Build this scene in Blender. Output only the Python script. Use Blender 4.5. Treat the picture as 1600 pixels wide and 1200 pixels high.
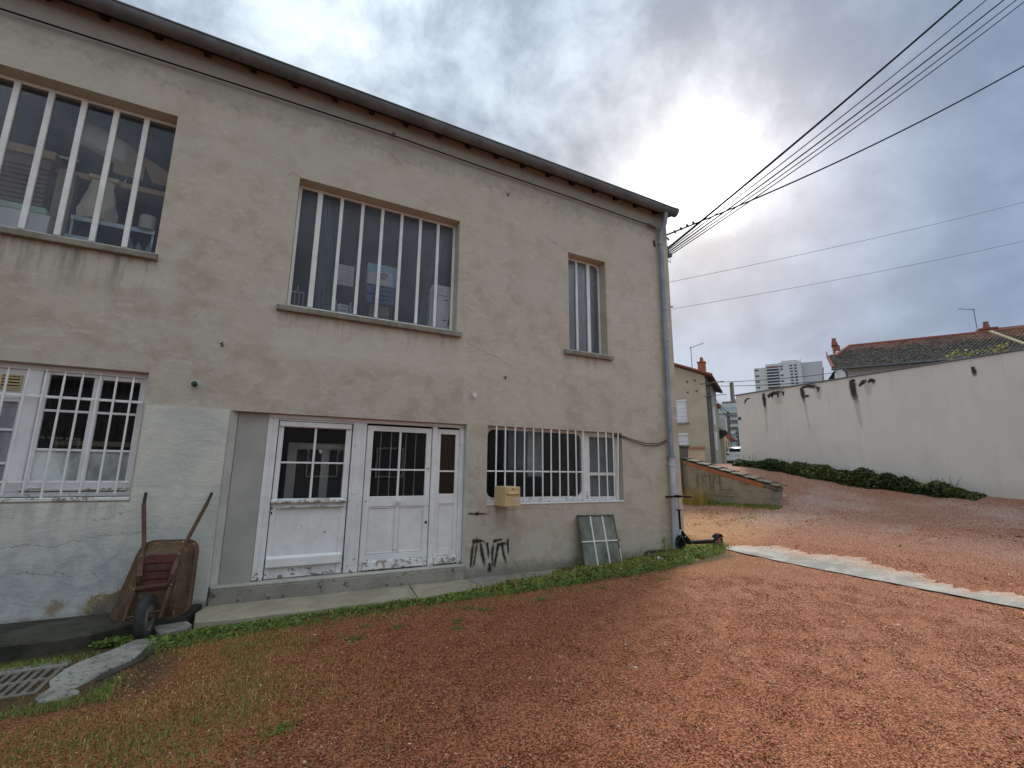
import bpy, bmesh, math, random
import numpy as np
from mathutils import Vector, Matrix
random.seed(7); rng = np.random.default_rng(11)
for o in list(bpy.data.objects): bpy.data.objects.remove(o)
scene = bpy.context.scene
COL = scene.collection
R_ = math.radians

# ------------------------------------------------------------------ camera
YAW, PIT, ROL = R_(27.364), R_(10.897), R_(0.532)
cam = bpy.data.cameras.new('camera'); camo = bpy.data.objects.new('camera', cam); COL.objects.link(camo)
fw = Vector((math.sin(YAW)*math.cos(PIT), math.cos(YAW)*math.cos(PIT), math.sin(PIT)))
rt = fw.cross(Vector((0, 0, 1))).normalized(); up = rt.cross(fw)
r2 = rt*math.cos(ROL)+up*math.sin(ROL); u2 = up*math.cos(ROL)-rt*math.sin(ROL)
mw = Matrix((r2, u2, -fw)).transposed().to_4x4(); mw.translation = Vector((0, -7, 1.63))
camo.matrix_world = mw
cam.sensor_width = 36; cam.lens = 36*712/1600; cam.clip_end = 5000; cam.clip_start = 0.05
scene.camera = camo
scene.render.engine = 'CYCLES'
scene.render.resolution_x = 1024; scene.render.resolution_y = 768
vs = scene.view_settings
vs.view_transform = 'Standard'; vs.look = 'None'; vs.gamma = 1; vs.use_curve_mapping = False
vs.exposure = 1.34

# ------------------------------------------------------------------ node helper
class NT:
    def __init__(s, tree): s.t = tree; s.n = tree.nodes; s.l = tree.links
    def node(s, typ, **kw):
        n = s.n.new(typ)
        for k, v in kw.items(): setattr(n, k, v)
        return n
    def put(s, sock, v):
        if isinstance(v, bpy.types.NodeSocket): s.l.new(v, sock)
        elif v is not None:
            if isinstance(v, (tuple, list)) and sock.type == 'RGBA' and len(v) == 3: v = (*v, 1)
            sock.default_value = v
    def m(s, op, a, b=None, c=None, clamp=False):
        n = s.node('ShaderNodeMath', operation=op, use_clamp=clamp)
        s.put(n.inputs[0], a)
        if b is not None: s.put(n.inputs[1], b)
        if c is not None: s.put(n.inputs[2], c)
        return n.outputs[0]
    def add(s, a, b): return s.m('ADD', a, b)
    def sub(s, a, b): return s.m('SUBTRACT', a, b)
    def mul(s, a, b): return s.m('MULTIPLY', a, b)
    def mx(s, a, b): return s.m('MAXIMUM', a, b)
    def vm(s, op, a, b=None, scale=None):
        n = s.node('ShaderNodeVectorMath', operation=op)
        s.put(n.inputs[0], a)
        if b is not None: s.put(n.inputs[1], b)
        if scale is not None: s.put(n.inputs['Scale'], scale)
        return n.outputs['Value'] if op in ('DOT_PRODUCT', 'LENGTH', 'DISTANCE') else n.outputs[0]
    def ss(s, x, lo, hi, a=0.0, b=1.0):           # smoothstep from lo to hi
        n = s.node('ShaderNodeMapRange', interpolation_type='SMOOTHSTEP')
        s.put(n.inputs[0], x); s.put(n.inputs[1], lo); s.put(n.inputs[2], hi); s.put(n.inputs[3], a); s.put(n.inputs[4], b)
        return n.outputs[0]
    def band(s, x, lo, hi, e=0.05):               # 1 between lo and hi
        return s.mul(s.ss(x, lo-e, lo+e), s.ss(x, hi+e, hi-e))
    def noise(s, vec, scale, detail=4, rough=.55, dist=0.0, col=False):
        n = s.node('ShaderNodeTexNoise')
        s.put(n.inputs['Vector'], vec); n.inputs['Scale'].default_value = scale
        n.inputs['Detail'].default_value = detail; n.inputs['Roughness'].default_value = rough
        n.inputs['Distortion'].default_value = dist
        return n.outputs['Color'] if col else n.outputs[0]
    def voro(s, vec, scale, feature='F1', out='Distance', rand=1.0):
        n = s.node('ShaderNodeTexVoronoi', feature=feature)
        s.put(n.inputs['Vector'], vec); n.inputs['Scale'].default_value = scale; n.inputs['Randomness'].default_value = rand
        return n.outputs[out]
    def mix(s, f, a, b, mode='MIX'):
        n = s.node('ShaderNodeMix', data_type='RGBA', blend_type=mode)
        s.put(n.inputs[0], f); s.put(n.inputs[6], a); s.put(n.inputs[7], b)
        return n.outputs[2]
    def geo(s): return s.node('ShaderNodeNewGeometry').outputs['Position']
    def obj(s): return s.node('ShaderNodeTexCoord').outputs['Object']
    def uv(s): return s.node('ShaderNodeTexCoord').outputs['UV']
    def sep(s, v):
        n = s.node('ShaderNodeSeparateXYZ'); s.put(n.inputs[0], v); return n.outputs
    def comb(s, x, y, z):
        n = s.node('ShaderNodeCombineXYZ'); s.put(n.inputs[0], x); s.put(n.inputs[1], y); s.put(n.inputs[2], z); return n.outputs[0]
    def stretch(s, v, sx, sy, sz): return s.vm('MULTIPLY', v, (sx, sy, sz))
    def bump(s, h, strength=.3, dist=.01, normal=None):
        n = s.node('ShaderNodeBump'); n.inputs['Strength'].default_value = strength; n.inputs['Distance'].default_value = dist
        s.put(n.inputs['Height'], h)
        if normal is not None: s.put(n.inputs['Normal'], normal)
        return n.outputs[0]
    def attr(s, name, out='Fac'): 
        n = s.node('ShaderNodeAttribute'); n.attribute_name = name; return n.outputs[out]
    def rnd(s): return s.node('ShaderNodeObjectInfo').outputs['Random']

# ------------------------------------------------------------------ world + sun
SUN_AZ, SUN_EL = R_(52.0), R_(32.8)
sdir = Vector((math.sin(SUN_AZ)*math.cos(SUN_EL), math.cos(SUN_AZ)*math.cos(SUN_EL), math.sin(SUN_EL)))
world = bpy.data.worlds.new('World'); scene.world = world; world.use_nodes = True
world.node_tree.nodes.clear(); w = NT(world.node_tree)
sky = w.node('ShaderNodeTexSky', sky_type='NISHITA', sun_disc=False)
sky.sun_elevation = SUN_EL; sky.sun_rotation = SUN_AZ; sky.air_density = 1.2; sky.dust_density = 2.0
dv = w.node('ShaderNodeTexCoord').outputs['Generated']
dx, dy, dz = w.sep(dv)
zz = w.add(w.mx(dz, 0.0), 0.22)
pc = w.comb(w.m('DIVIDE', dx, zz), w.m('DIVIDE', dy, zz), 0.0)
warp = w.vm('ADD', pc, w.vm('SCALE', w.vm('SUBTRACT', w.noise(pc, 1.7, 3, .5, col=True), (.5, .5, .5)), scale=.55))
n1 = w.noise(warp, 1.15, 7, .56); n2 = w.noise(w.vm('ADD', dv, w.vm('SCALE', w.vm('SUBTRACT', w.noise(dv, 4, 3, .5, col=True), (.5, .5, .5)), scale=.12)), 6.5, 6, .6); n3 = w.noise(pc, .55, 2, .5)
cl = w.add(w.add(w.mul(n1, .52), w.mul(n2, .40)), w.mul(n3, .20))
f = w.ss(cl, .45, .70)
cc = w.mix(f, (.13, .157, .19), (.37, .412, .45))
bank = (math.sin(R_(66))*math.cos(R_(30)), math.cos(R_(66))*math.cos(R_(30)), math.sin(R_(30)))  # heavier, backlit cloud bank round the sun
bk = w.ss(w.add(w.vm('DOT_PRODUCT', dv, bank), w.mul(w.sub(n3, .5), .3)), .62, .93)
cc = w.mix(bk, cc, w.mix(f, (.062, .082, .11), (.225, .265, .31)))
gap = (math.sin(R_(78))*math.cos(R_(0)), math.cos(R_(78))*math.cos(R_(0)), math.sin(R_(0)))   # thin blue-grey cloud low over the street
low = w.ss(w.add(w.vm('DOT_PRODUCT', dv, gap), w.mul(w.sub(n1, .5), .22)), .55, .90)
cc = w.mix(w.mul(low, .9), cc, w.mix(f, (.042, .072, .13), (.082, .122, .19)))
dots = w.mx(w.vm('DOT_PRODUCT', dv, tuple(sdir)), 0.0)
g1 = w.mul(w.m('POWER', dots, 34.0), w.ss(cl, .36, .66, .25, 1.5))
g2 = w.mul(w.m('POWER', dots, 900.0), w.ss(cl, .36, .60, 1.2, 12.0))
gl = w.add(w.add(w.mul(g1, .07), w.mul(w.mul(w.m('POWER', dots, 170.0), w.ss(cl, .40, .64, .2, 1.3)), .22)), w.mul(g2, .5))
cc = w.vm('ADD', cc, w.vm('SCALE', (1.0, .99, .95), scale=gl))
up_ = w.ss(dz, .55, .98, 1.0, 1.7)               # an overcast sky is brighter towards the zenith
cc = w.vm('SCALE', cc, scale=up_)
cc = w.vm('SCALE', cc, scale=10.0)
skc = w.mix(.93, sky.outputs[0], cc)
bg = w.node('ShaderNodeBackground'); bg.inputs[1].default_value = 0.1
w.put(bg.inputs[0], skc)
wo = w.node('ShaderNodeOutputWorld'); w.l.new(bg.outputs[0], wo.inputs[0])
sl = bpy.data.lights.new('sun', 'SUN'); sl.energy = 1.5; sl.angle = R_(14); sl.color = (1, .95, .87)
so = bpy.data.objects.new('sun', sl); COL.objects.link(so)
so.rotation_euler = (-sdir).to_track_quat('-Z', 'Y').to_euler()

# ------------------------------------------------------------------ materials
def newmat(name):
    mt = bpy.data.materials.new(name); mt.use_nodes = True
    t = NT(mt.node_tree); bs = mt.node_tree.nodes['Principled BSDF']
    return mt, t, bs
def simple(name, c1, c2=None, rough=.7, scale=6, bump=.15, bscale=60, metal=0, lo=.35, hi=.65, spec=.4, objco=True, dist=.004):
    mt, t, b = newmat(name)
    co = t.obj() if objco else t.geo()
    col = t.mix(t.ss(t.noise(co, scale, 6, .6), lo, hi), c1, c2 or tuple(x*.8 for x in c1))
    t.put(b.inputs['Base Color'], col)
    t.put(b.inputs['Roughness'], t.ss(t.noise(co, scale*2.3, 4), .2, .8, max(rough-.1, .03), min(rough+.1, 1)))
    b.inputs['Metallic'].default_value = metal; b.inputs['Specular IOR Level'].default_value = spec
    if bump: t.put(b.inputs['Normal'], t.bump(t.noise(co, bscale, 4), bump, dist))
    return mt

def crack(t, x, z, pts, wdt, noise, amp=.05):
    """dark line following a polyline, wobbling with noise: returns mask"""
    m_ = None
    zz_ = t.add(z, t.mul(t.sub(noise, .5), amp*2))
    for (x0, z0), (x1, z1) in zip(pts, pts[1:]):
        k = (z1-z0)/(x1-x0)
        d = t.m('ABSOLUTE', t.sub(zz_, t.add(t.mul(t.sub(x, x0), k), z0)))
        q = t.mul(t.ss(d, wdt, wdt*.3), t.band(x, x0, x1, .004))
        m_ = q if m_ is None else t.mx(m_, q)
    return m_

# facade render: beige-grey cement, trowelled, mottled, repaired, stained below the sills
def mk_stucco():
    mt, t, b = newmat('cement_render'); P = t.geo(); x, y, z = t.sep(P)
    big = t.noise(P, .55, 4, .6, .6); mid = t.noise(P, 2.3, 6, .62, .4); sm = t.noise(P, 9, 6, .65); fine = t.noise(P, 130, 3, .6)
    sw = t.noise(t.vm('ADD', t.stretch(P, 1, 1, 2.2), t.vm('SCALE', t.noise(P, 3, 3, .5, col=True), scale=.5)), 5, 6, .7)
    col = t.mix(t.ss(big, .38, .62), (.545, .485, .38), (.535, .495, .41))
    col = t.mix(t.mul(t.ss(mid, .42, .68), .75), col, (.425, .355, .26))
    col = t.mix(t.mul(t.ss(sw, .50, .68), .6), col, (.64, .605, .51))
    col = t.mix(t.mul(t.ss(t.noise(t.vm('ADD', P, (9, 0, 4)), 22, 5, .7), .56, .72), .4), col, (.38, .325, .25))
    col = t.mix(t.mul(t.ss(z, 4.2, 6.6), t.ss(big, .3, .7, .2, .6)), col, (.51, .47, .39))
    # repair zones (lighter, greyer cement) with ragged borders
    zr = t.add(z, t.mul(t.sub(mid, .5), .5)); xr = t.add(x, t.mul(t.sub(sm, .5), .4))
    p1 = t.mul(t.band(xr, -.15, 2.75, .06), t.band(zr, 3.2, 3.88, .12))
    p2 = t.mul(t.band(xr, 2.7, 4.7, .05), t.band(zr, 2.4, 3.82, .05))
    p3 = t.mul(t.band(xr, 4.9, 5.85, .05), t.band(zr, 3.45, 3.9, .07))
    p4 = t.mul(t.band(xr, 5.9, 7.4, .1), t.band(zr, 3.0, 5.3, .1))
    p5 = t.mul(t.band(xr, -3.5, -1.5, .1), t.band(zr, 3.9, 4.35, .1))
    for p_, s_ in ((p1, .75), (p2, .42), (p3, .8), (p4, .3), (p5, .6)):
        col = t.mix(t.mul(p_, t.mul(t.ss(sw, .25, .7, .5, 1.0), s_)), col, (.63, .595, .505))
    # day joints of the render
    for zj, xa, xb in ((3.97, 2.6, 4.9), (5.42, -1.6, -.1), (5.3, 5.8, 7.5), (3.9, -1.6, -.1), (6.95, -4, 7.3)):
        dj = t.m('ABSOLUTE', t.sub(zr, zj))
        col = t.mix(t.mul(t.mul(t.ss(dj, .035, .0), t.band(x, xa, xb, .1)), .35), col, (.60, .56, .47))
    # eaves dirt and soffit shade painted in together, ragged lower edge
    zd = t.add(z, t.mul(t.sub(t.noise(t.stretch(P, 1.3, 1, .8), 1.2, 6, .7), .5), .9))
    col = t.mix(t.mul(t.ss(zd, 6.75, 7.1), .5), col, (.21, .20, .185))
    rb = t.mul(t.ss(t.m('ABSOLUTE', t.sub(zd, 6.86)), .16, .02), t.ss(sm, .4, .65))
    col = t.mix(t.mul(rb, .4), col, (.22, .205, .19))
    # runs below the sills
    run = t.noise(t.stretch(P, 5.5, 1, .55), 1.6, 5, .6)
    for xa, xb, zt, ln, st in ((-3.9, -1.55, 4.27, .75, .6), (-.1, 2.6, 3.84, .45, .28), (4.75, 5.8, 3.83, .35, .35), (3.2, 3.7, 1.1, .55, .5)):
        q = t.mul(t.band(x, xa, xb, .05), t.mul(t.ss(z, zt-ln, zt-.02), t.ss(z, zt+.03, zt)))
        col = t.mix(t.mul(t.mul(q, t.ss(run, .45, .66)), st), col, (.13, .12, .105))
    # splash dirt at the foot, ragged
    zf = t.add(z, t.mul(t.sub(sm, .5), .35))
    col = t.mix(t.mul(t.ss(zf, .26, .02), .65), col, (.12, .105, .08))
    # hairline cracks
    cn = t.noise(P, 7, 5, .7)
    for pts in ([(2.62, 3.86), (2.95, 3.7), (3.25, 3.62), (3.6, 3.47)], [(4.25, 6.2), (4.45, 6.1), (4.84, 5.98)],
                [(-.2, 5.95), (-.12, 6.05), (-.03, 6.0)], [(3.5, 1.0), (4.0, 1.03), (4.6, .98)]):
        col = t.mix(t.mul(crack(t, x, z, pts, .007, cn, .09), .6), col, (.09, .08, .065))
    col = t.mix(t.mul(t.ss(fine, .35, .7), .22), col, (.24, .20, .15))
    t.put(b.inputs['Base Color'], col); b.inputs['Roughness'].default_value = .93; b.inputs['Specular IOR Level'].default_value = .2
    h = t.add(t.add(t.mul(fine, .5), t.mul(sm, 1.0)), t.add(t.mul(mid, 1.6), t.mul(sw, .8)))
    t.put(b.inputs['Normal'], t.bump(h, .55, .012)); return mt
M = {}
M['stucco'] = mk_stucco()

def mk_patch():
    mt, t, b = newmat('pale_plaster'); P = t.geo(); x, y, z = t.sep(P)
    big = t.noise(P, 1.6, 5, .6, .8); mid = t.noise(P, 5, 6, .65, .5); fine = t.noise(P, 90, 4, .6); ho = t.noise(t.stretch(P, 1, 1, 2.4), 3, 6, .7, .7)
    col = t.mix(t.ss(big, .36, .64), (.66, .655, .56), (.54, .545, .50))
    col = t.mix(t.mul(t.ss(ho, .45, .7), .5), col, (.71, .70, .60))
    wet = t.mul(t.ss(t.add(z, t.mul(t.sub(mid, .5), .5)), 1.15, .5), t.ss(x, -.6, -1.4, .15, .9))
    col = t.mix(wet, col, t.mix(t.ss(mid, .35, .65), (.39, .40, .40), (.55, .55, .52)))
    run = t.noise(t.stretch(P, 6, 1, .7), 1.5, 4, .6)
    col = t.mix(t.mul(t.mul(t.ss(z, .75, 1.28), t.ss(x, -1.4, -1.5)), t.mul(t.ss(run, .45, .62), .55)), col, (.34, .35, .35))
    # plaster gone from the foot: ochre rim and bare stone
    d1 = t.m('SQRT', t.add(t.m('POWER', t.mul(t.add(x, 1.33), 1.35), 2.0), t.m('POWER', t.mul(t.sub(z, .10), 2.5), 2.0)))
    d1 = t.add(d1, t.mul(t.sub(mid, .5), .75))
    col = t.mix(t.ss(d1, .55, .44), col, t.mix(t.ss(fine, .3, .7), (.30, .225, .085), (.47, .40, .24)))
    col = t.mix(t.ss(d1, .42, .36), col, t.mix(t.ss(mid, .35, .65), (.13, .105, .075), (.235, .195, .14)))
    d2 = t.m('SQRT', t.add(t.m('POWER', t.add(x, 1.93), 2.0), t.m('POWER', t.sub(z, .12), 2.0)))
    d2 = t.add(d2, t.mul(t.sub(mid, .5), .3))
    col = t.mix(t.mul(t.ss(d2, .14, .04), .85), col, (.25, .19, .09))
    cn = t.noise(P, 6, 5, .7)
    for pts in ([(-3, .76), (-2.4, .80), (-2.0, .78), (-1.75, .86), (-1.45, .87), (-1.2, .93)], [(-2.05, .45), (-1.9, .6), (-1.8, .78)], [(-1.75, 1.02), (-1.6, 1.08), (-1.4, 1.13)], [(-2.3, .5), (-2.0, .5), (-1.8, .45)],
                [(-1.7, .5), (-1.62, .42), (-1.58, .35)]):
        col = t.mix(t.mul(crack(t, x, z, pts, .007, cn, .10), .6), col, (.16, .16, .15))
    zf = t.add(z, t.mul(t.sub(mid, .5), .2)); col = t.mix(t.mul(t.ss(zf, .12, .0), .6), col, (.17, .15, .11))
    col = t.mix(t.mul(t.ss(fine, .4, .75), .15), col, (.33, .33, .30))
    t.put(b.inputs['Base Color'], col); b.inputs['Roughness'].default_value = .92; b.inputs['Specular IOR Level'].default_value = .2
    h = t.add(t.mul(t.ss(d1, .47, .40), -3.0), t.add(t.mul(fine, .5), t.add(t.mul(ho, 2.2), mid)))
    t.put(b.inputs['Normal'], t.bump(h, .5, .012)); return mt
M['patch'] = mk_patch()
M['infill'] = simple('smooth_grey_render', (.36, .355, .325), (.43, .42, .38), .9, 1.5, .3, 70, spec=.2)
M['reveal'] = simple('pale_jamb_render', (.58, .58, .52), (.48, .48, .43), .9, 3, .3, 60, spec=.2)

def mk_paint(name, c=(.82, .815, .79), peel=0.0, zlo=None, dark=(.16, .13, .11), seed=0.0):
    mt, t, b = newmat(name); P = t.geo(); x, y, z = t.sep(P); P = t.vm('ADD', P, (seed, 0, 0))
    g = t.noise(t.stretch(P, 1, 1, .12), 70, 4, .6); mid = t.noise(P, 3.2, 5, .6); sm = t.noise(P, 14, 6, .7, .3)
    col = t.mix(t.ss(mid, .35, .68), c, tuple(v*.86 for v in c))
    col = t.mix(t.mul(t.ss(g, .52, .75), .3), col, tuple(v*.68 for v in c))
    pn = t.add(t.mul(sm, .62), t.mul(t.noise(t.stretch(P, .6, 1, 2.2), 9, 5, .7), .38))
    th = .67-peel*.1
    if zlo is not None:
        k = t.ss(z, zlo+.22, zlo-.05, 0, .10); pn = t.add(pn, k)
    pm = t.ss(pn, th, th+.018)
    col = t.mix(pm, col, t.mix(t.ss(g, .4, .6), dark, tuple(v*2.2 for v in dark)))
    t.put(b.inputs['Base Color'], col)
    t.put(b.inputs['Roughness'], t.ss(mid, .3, .7, .42, .62)); b.inputs['Specular IOR Level'].default_value = .35
    h = t.add(t.mul(pm, -1.2), t.add(t.mul(g, .5), t.mul(sm, .35)))
    t.put(b.inputs['Normal'], t.bump(h, .45, .006)); return mt
M['paint'] = mk_paint('white_gloss_paint', peel=.0)
M['paint_door'] = mk_paint('weathered_white_door_paint', (.82, .815, .795), .55, .22)
M['paint_worn'] = mk_paint('flaking_white_paint', (.77, .765, .74), 1.55, None, (.20, .17, .14), 4.0)
M['paint_win'] = mk_paint('old_white_window_paint', (.81, .805, .795), .4, 1.24, (.30, .28, .26), 9.0)
M['paint_bar'] = mk_paint('white_bar_paint', (.86, .86, .84), .22, None, (.35, .27, .2), 2.0)
M['paint_steel'] = mk_paint('cream_white_steel_paint', (.80, .80, .755), .2, None, (.34, .27, .2), 6.0)

def mk_glass(name, tint=(.86, .9, .9), rough=.02, bumps=0.0, bsc=60, dirt=.06, ior=1.5, dcol=(.45, .48, .5), ridg=False):
    mt, t, b = newmat(name); mt.node_tree.nodes.remove(b); P = t.geo()
    tr = t.node('ShaderNodeBsdfTransparent'); tr.inputs[0].default_value = (*tint, 1)
    gl_ = t.node('ShaderNodeBsdfGlossy'); gl_.inputs['Roughness'].default_value = rough
    df = t.node('ShaderNodeBsdfDiffuse'); df.inputs[0].default_value = (*dcol, 1)
    fr = t.node('ShaderNodeFresnel'); fr.inputs['IOR'].default_value = ior
    hw = t.noise(P, 1.3, 2, .5)
    if bumps:
        h = t.add(t.mul(t.voro(P, bsc, 'SMOOTH_F1'), 1.0), hw)
        nb = t.bump(h, bumps, .01)
    else: nb = t.bump(hw, .05, .02)
    for nd in (gl_, fr): t.put(nd.inputs['Normal'], nb)
    m1 = t.node('ShaderNodeMixShader'); t.put(m1.inputs[0], t.m('MULTIPLY', fr.outputs[0], .7, clamp=True)); t.l.new(tr.outputs[0], m1.inputs[1]); t.l.new(gl_.outputs[0], m1.inputs[2])
    m2 = t.node('ShaderNodeMixShader'); t.put(m2.inputs[0], t.mul(t.ss(t.noise(t.stretch(P, 1, 1, .5), 2.2, 5, .65), .3, .75, .4, 1.5), dirt))
    t.l.new(m1.outputs[0], m2.inputs[1]); t.l.new(df.outputs[0], m2.inputs[2])
    out = [n for n in mt.node_tree.nodes if n.type == 'OUTPUT_MATERIAL'][0]; t.l.new(m2.outputs[0], out.inputs[0]); return mt
M['glass'] = mk_glass('window_glass', (.94, .96, .96), .01, 0, dirt=.008)
M['glass_up'] = mk_glass('dusty_window_glass', (.985, .99, .995), .03, .0, dirt=.04, dcol=(.42, .47, .54))
M['glass_cast'] = mk_glass('hammered_cast_glass', (.96, .97, .98), .16, .5, 75, dirt=.11, dcol=(.27, .30, .345))
M['glass_frost'] = mk_glass('frosted_pale_glass', (.4, .45, .45), .3, .2, 40, dirt=.78, dcol=(.68, .73, .70))
M['glass_grey'] = mk_glass('grey_dirty_glass', (.5, .52, .53), .25, .2, 40, dirt=.55, dcol=(.46, .48, .50))
M['glass_amber'] = mk_glass('amber_ribbed_glass', (.32, .2, .07), .12, .7, 90, dirt=.10, dcol=(.2, .11, .03))
M['glass_sash'] = mk_glass('weathered_sash_glass', (.35, .38, .35), .3, .4, 90, dirt=.8, dcol=(.235, .25, .21))

M['concrete'] = simple('sill_concrete', (.30, .275, .225), (.20, .18, .14), .9, 5, .4, 50, objco=False, spec=.2)
def mk_conc(name, c1, c2, c3, thr=.6, sc=1.6):
    mt, t, b = newmat(name); P = t.geo()
    a = t.noise(P, sc, 6, .65, .6); s_ = t.noise(P, sc*7, 6, .7); f_ = t.noise(P, 80, 3)
    col = t.mix(t.ss(a, .35, .65), c1, c2); col = t.mix(t.ss(s_, thr, thr+.06), col, c3)
    col = t.mix(t.mul(t.ss(f_, .4, .7), .3), col, tuple(v*.55 for v in c1))
    t.put(b.inputs['Base Color'], col); b.inputs['Roughness'].default_value = .88; b.inputs['Specular IOR Level'].default_value = .25
    t.put(b.inputs['Normal'], t.bump(t.add(t.mul(f_, .4), s_), .5, .012)); return mt
M['step'] = mk_conc('doorstep_concrete', (.25, .235, .195), (.36, .335, .28), (.12, .11, .085), .57)
M['step_top'] = mk_conc('doorstep_worn_top', (.42, .40, .35), (.50, .48, .42), (.3, .28, .24), .62)
M['slab'] = mk_conc('paving_concrete', (.41, .36, .26), (.29, .255, .185), (.48, .44, .36), .60, 2.2)
M['slab_rough'] = mk_conc('broken_paving_concrete', (.20, .185, .155), (.30, .285, .25), (.40, .385, .35), .56, 5)
M['dark_slab'] = mk_conc('blackened_concrete', (.034, .033, .024), (.085, .08, .06), (.45, .43, .37), .655, 2.5)
M['white_conc'] = mk_conc('pale_cement', (.38, .37, .325), (.22, .21, .18), (.075, .07, .055), .555, 3.2)
M['strip_old'] = mk_conc('pale_threshold_cement', (.47, .46, .425), (.36, .35, .325), (.30, .20, .15), .60, 2)

def mk_strip():
    mt, t, b = newmat('worn_threshold_cement'); P = t.geo(); e = t.attr('shade')
    a = t.noise(P, 1.7, 6, .65, .5); s_ = t.noise(P, 9, 6, .7); f_ = t.noise(P, 70, 3); v = t.sep(t.voro(P, 70, 'F1', 'Color'))[0]
    col = t.mix(t.ss(a, .38, .62), (.43, .415, .37), (.24, .235, .21)); col = t.mix(t.ss(s_, .56, .66, 0, .8), col, (.25, .225, .19)); col = t.mix(t.mul(t.ss(f_, .45, .7), .35), col, (.22, .20, .17))
    k = t.ss(t.add(t.add(e, t.mul(t.sub(s_, .5), .9)), t.mul(t.sub(v, .5), .8)), .66, .80)
    col = t.mix(k, col, t.mix(v, (.22, .085, .045), (.60, .33, .21))); col = t.mix(t.ss(v, .95, .97, 0, .8), col, (.42, .2, .12))
    t.put(b.inputs['Base Color'], col); b.inputs['Roughness'].default_value = .9; b.inputs['Specular IOR Level'].default_value = .2
    t.put(b.inputs['Normal'], t.bump(t.add(t.add(f_, t.mul(s_, 2.0)), k), .6, .012)); return mt
M['strip'] = mk_strip()
def mk_ground():
    mt, t, b = newmat('red_gravel'); P = t.geo(); x, y, z = t.sep(P); F2 = t.comb(x, y, 0.0)
    big = t.noise(F2, .45, 5, .6, .5); mid = t.noise(F2, 1.6, 6, .65, .4); sm = t.noise(F2, 7, 5, .65)
    v = t.node('ShaderNodeTexVoronoi'); t.put(v.inputs['Vector'], F2); v.inputs['Scale'].default_value = 92
    vd, vc = v.outputs['Distance'], v.outputs['Color']
    vr = t.sep(vc)[0]; vg = t.sep(vc)[1]
    v2 = t.node('ShaderNodeTexVoronoi'); t.put(v2.inputs['Vector'], F2); v2.inputs['Scale'].default_value = 24
    v2r = t.sep(v2.outputs['Color'])[0]
    red = t.mix(t.ss(vr, .15, .85), (.13, .042, .018), (.50, .185, .085))
    pale = t.mix(t.ss(vr, .15, .85), (.17, .062, .032), (.58, .27, .155))
    orange = t.mix(t.ss(vr, .1, .9), (.34, .17, .07), (.64, .38, .19))
    straw = t.mix(t.ss(vr, .1, .9), (.18, .085, .024), (.50, .265, .085))
    col = t.mix(t.ss(mid, .35, .75, .1, .8), red, pale)
    dis = t.ss(t.add(x, t.mul(y, -.2)), 2.2, 6.0); col = t.mix(t.mul(dis, t.ss(mid, .3, .7, .3, .6)), col, pale)
    col = t.mix(t.mul(t.ss(sm, .52, .66), t.ss(x, 7.0, 1.0, 0, .55)), col, straw)
    # orange, grassy sand behind the building's corner
    q = t.mul(t.ss(x, 7.4, 8.0), t.mul(t.ss(x, 13.2, 10.3), t.ss(t.add(y, t.mul(t.sub(mid, .5), 2.5)), -1.0, .9)))
    col = t.mix(t.mul(q, t.ss(sm, .25, .6, .45, .95)), col, orange)
    # dry moss on the left foreground
    yl = t.add(y, t.mul(t.sub(mid, .5), 1.6))
    q2 = t.mul(t.ss(t.add(x, t.mul(t.sub(sm, .5), 1.2)), 1.1, -.3), t.ss(yl, -4.9, -2.4))
    col = t.mix(t.mul(q2, t.ss(sm, .3, .55, .2, .9)), col, straw)
    q3 = t.mul(t.ss(y, -2.0, -.9), t.mul(t.ss(x, 9.0, 7.5), t.ss(sm, .35, .6)))
    col = t.mix(t.mul(q3, .7), col, straw)
    pg = t.mul(t.ss(x, 9.3, 12.0), t.ss(t.noise(t.vm('ADD', F2, (2, 9, 0)), .5, 5, .6),   .25, .6, .2, .62)); col = t.mix(pg, col, t.mix(t.ss(vr, .15, .85), (.21, .10, .075), (.62, .41, .33)))
    # washed chippings on the ramp
    q4 = t.mul(t.mul(t.ss(x, 10.3, 12.2), t.ss(x, 16.8, 15.0)), t.ss(t.noise(t.vm('ADD', F2, (5, 2, 0)), .55, 5, .6), .45, .62))
    col = t.mix(t.mul(q4, t.ss(t.add(vg, t.mul(sm, .5)), .72, .95, 0, .8)), col, (.58, .50, .44))
    col = t.mix(t.ss(vg, .985, .992, 0, .7), col, (.58, .50, .43)); nr = t.mul(t.ss(x, 6.5, 2.0), t.ss(sm, .3, .65, .2, .6)); col = t.mix(nr, col, t.mix(t.ss(vr, .15, .85), (.12, .034, .015), (.45, .155, .07)))
    soil = t.ss(t.noise(F2, 3.3, 6, .7), .64, .78, 0, .25); col = t.mix(soil, col, (.16, .075, .045))
    # soil under the wall plants and round the drain
    q5 = t.mul(t.ss(x, -.45, -.75), t.ss(y, -2.6, -2.0)); col = t.mix(t.mul(q5, .85), col, t.mix(t.ss(vr, .2, .8), (.05, .043, .026), (.13, .105, .06)))
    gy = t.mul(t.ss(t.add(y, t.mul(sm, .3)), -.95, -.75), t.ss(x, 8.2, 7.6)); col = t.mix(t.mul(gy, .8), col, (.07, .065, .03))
    far = t.ss(t.vm('LENGTH', t.vm('SUBTRACT', F2, (6, 0, 0))), 17.0, 24.0); col = t.mix(far, col, t.mix(t.ss(mid, .35, .65), (.10, .098, .092), (.14, .135, .125)))
    t.put(b.inputs['Base Color'], col); b.inputs['Roughness'].default_value = .95; b.inputs['Specular IOR Level'].default_value = .15
    h = t.add(t.mul(vd, -1.3), t.add(t.mul(vr, .9), t.add(t.mul(t.noise(F2, 160, 2), .5), t.mul(sm, 1.6))))
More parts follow.
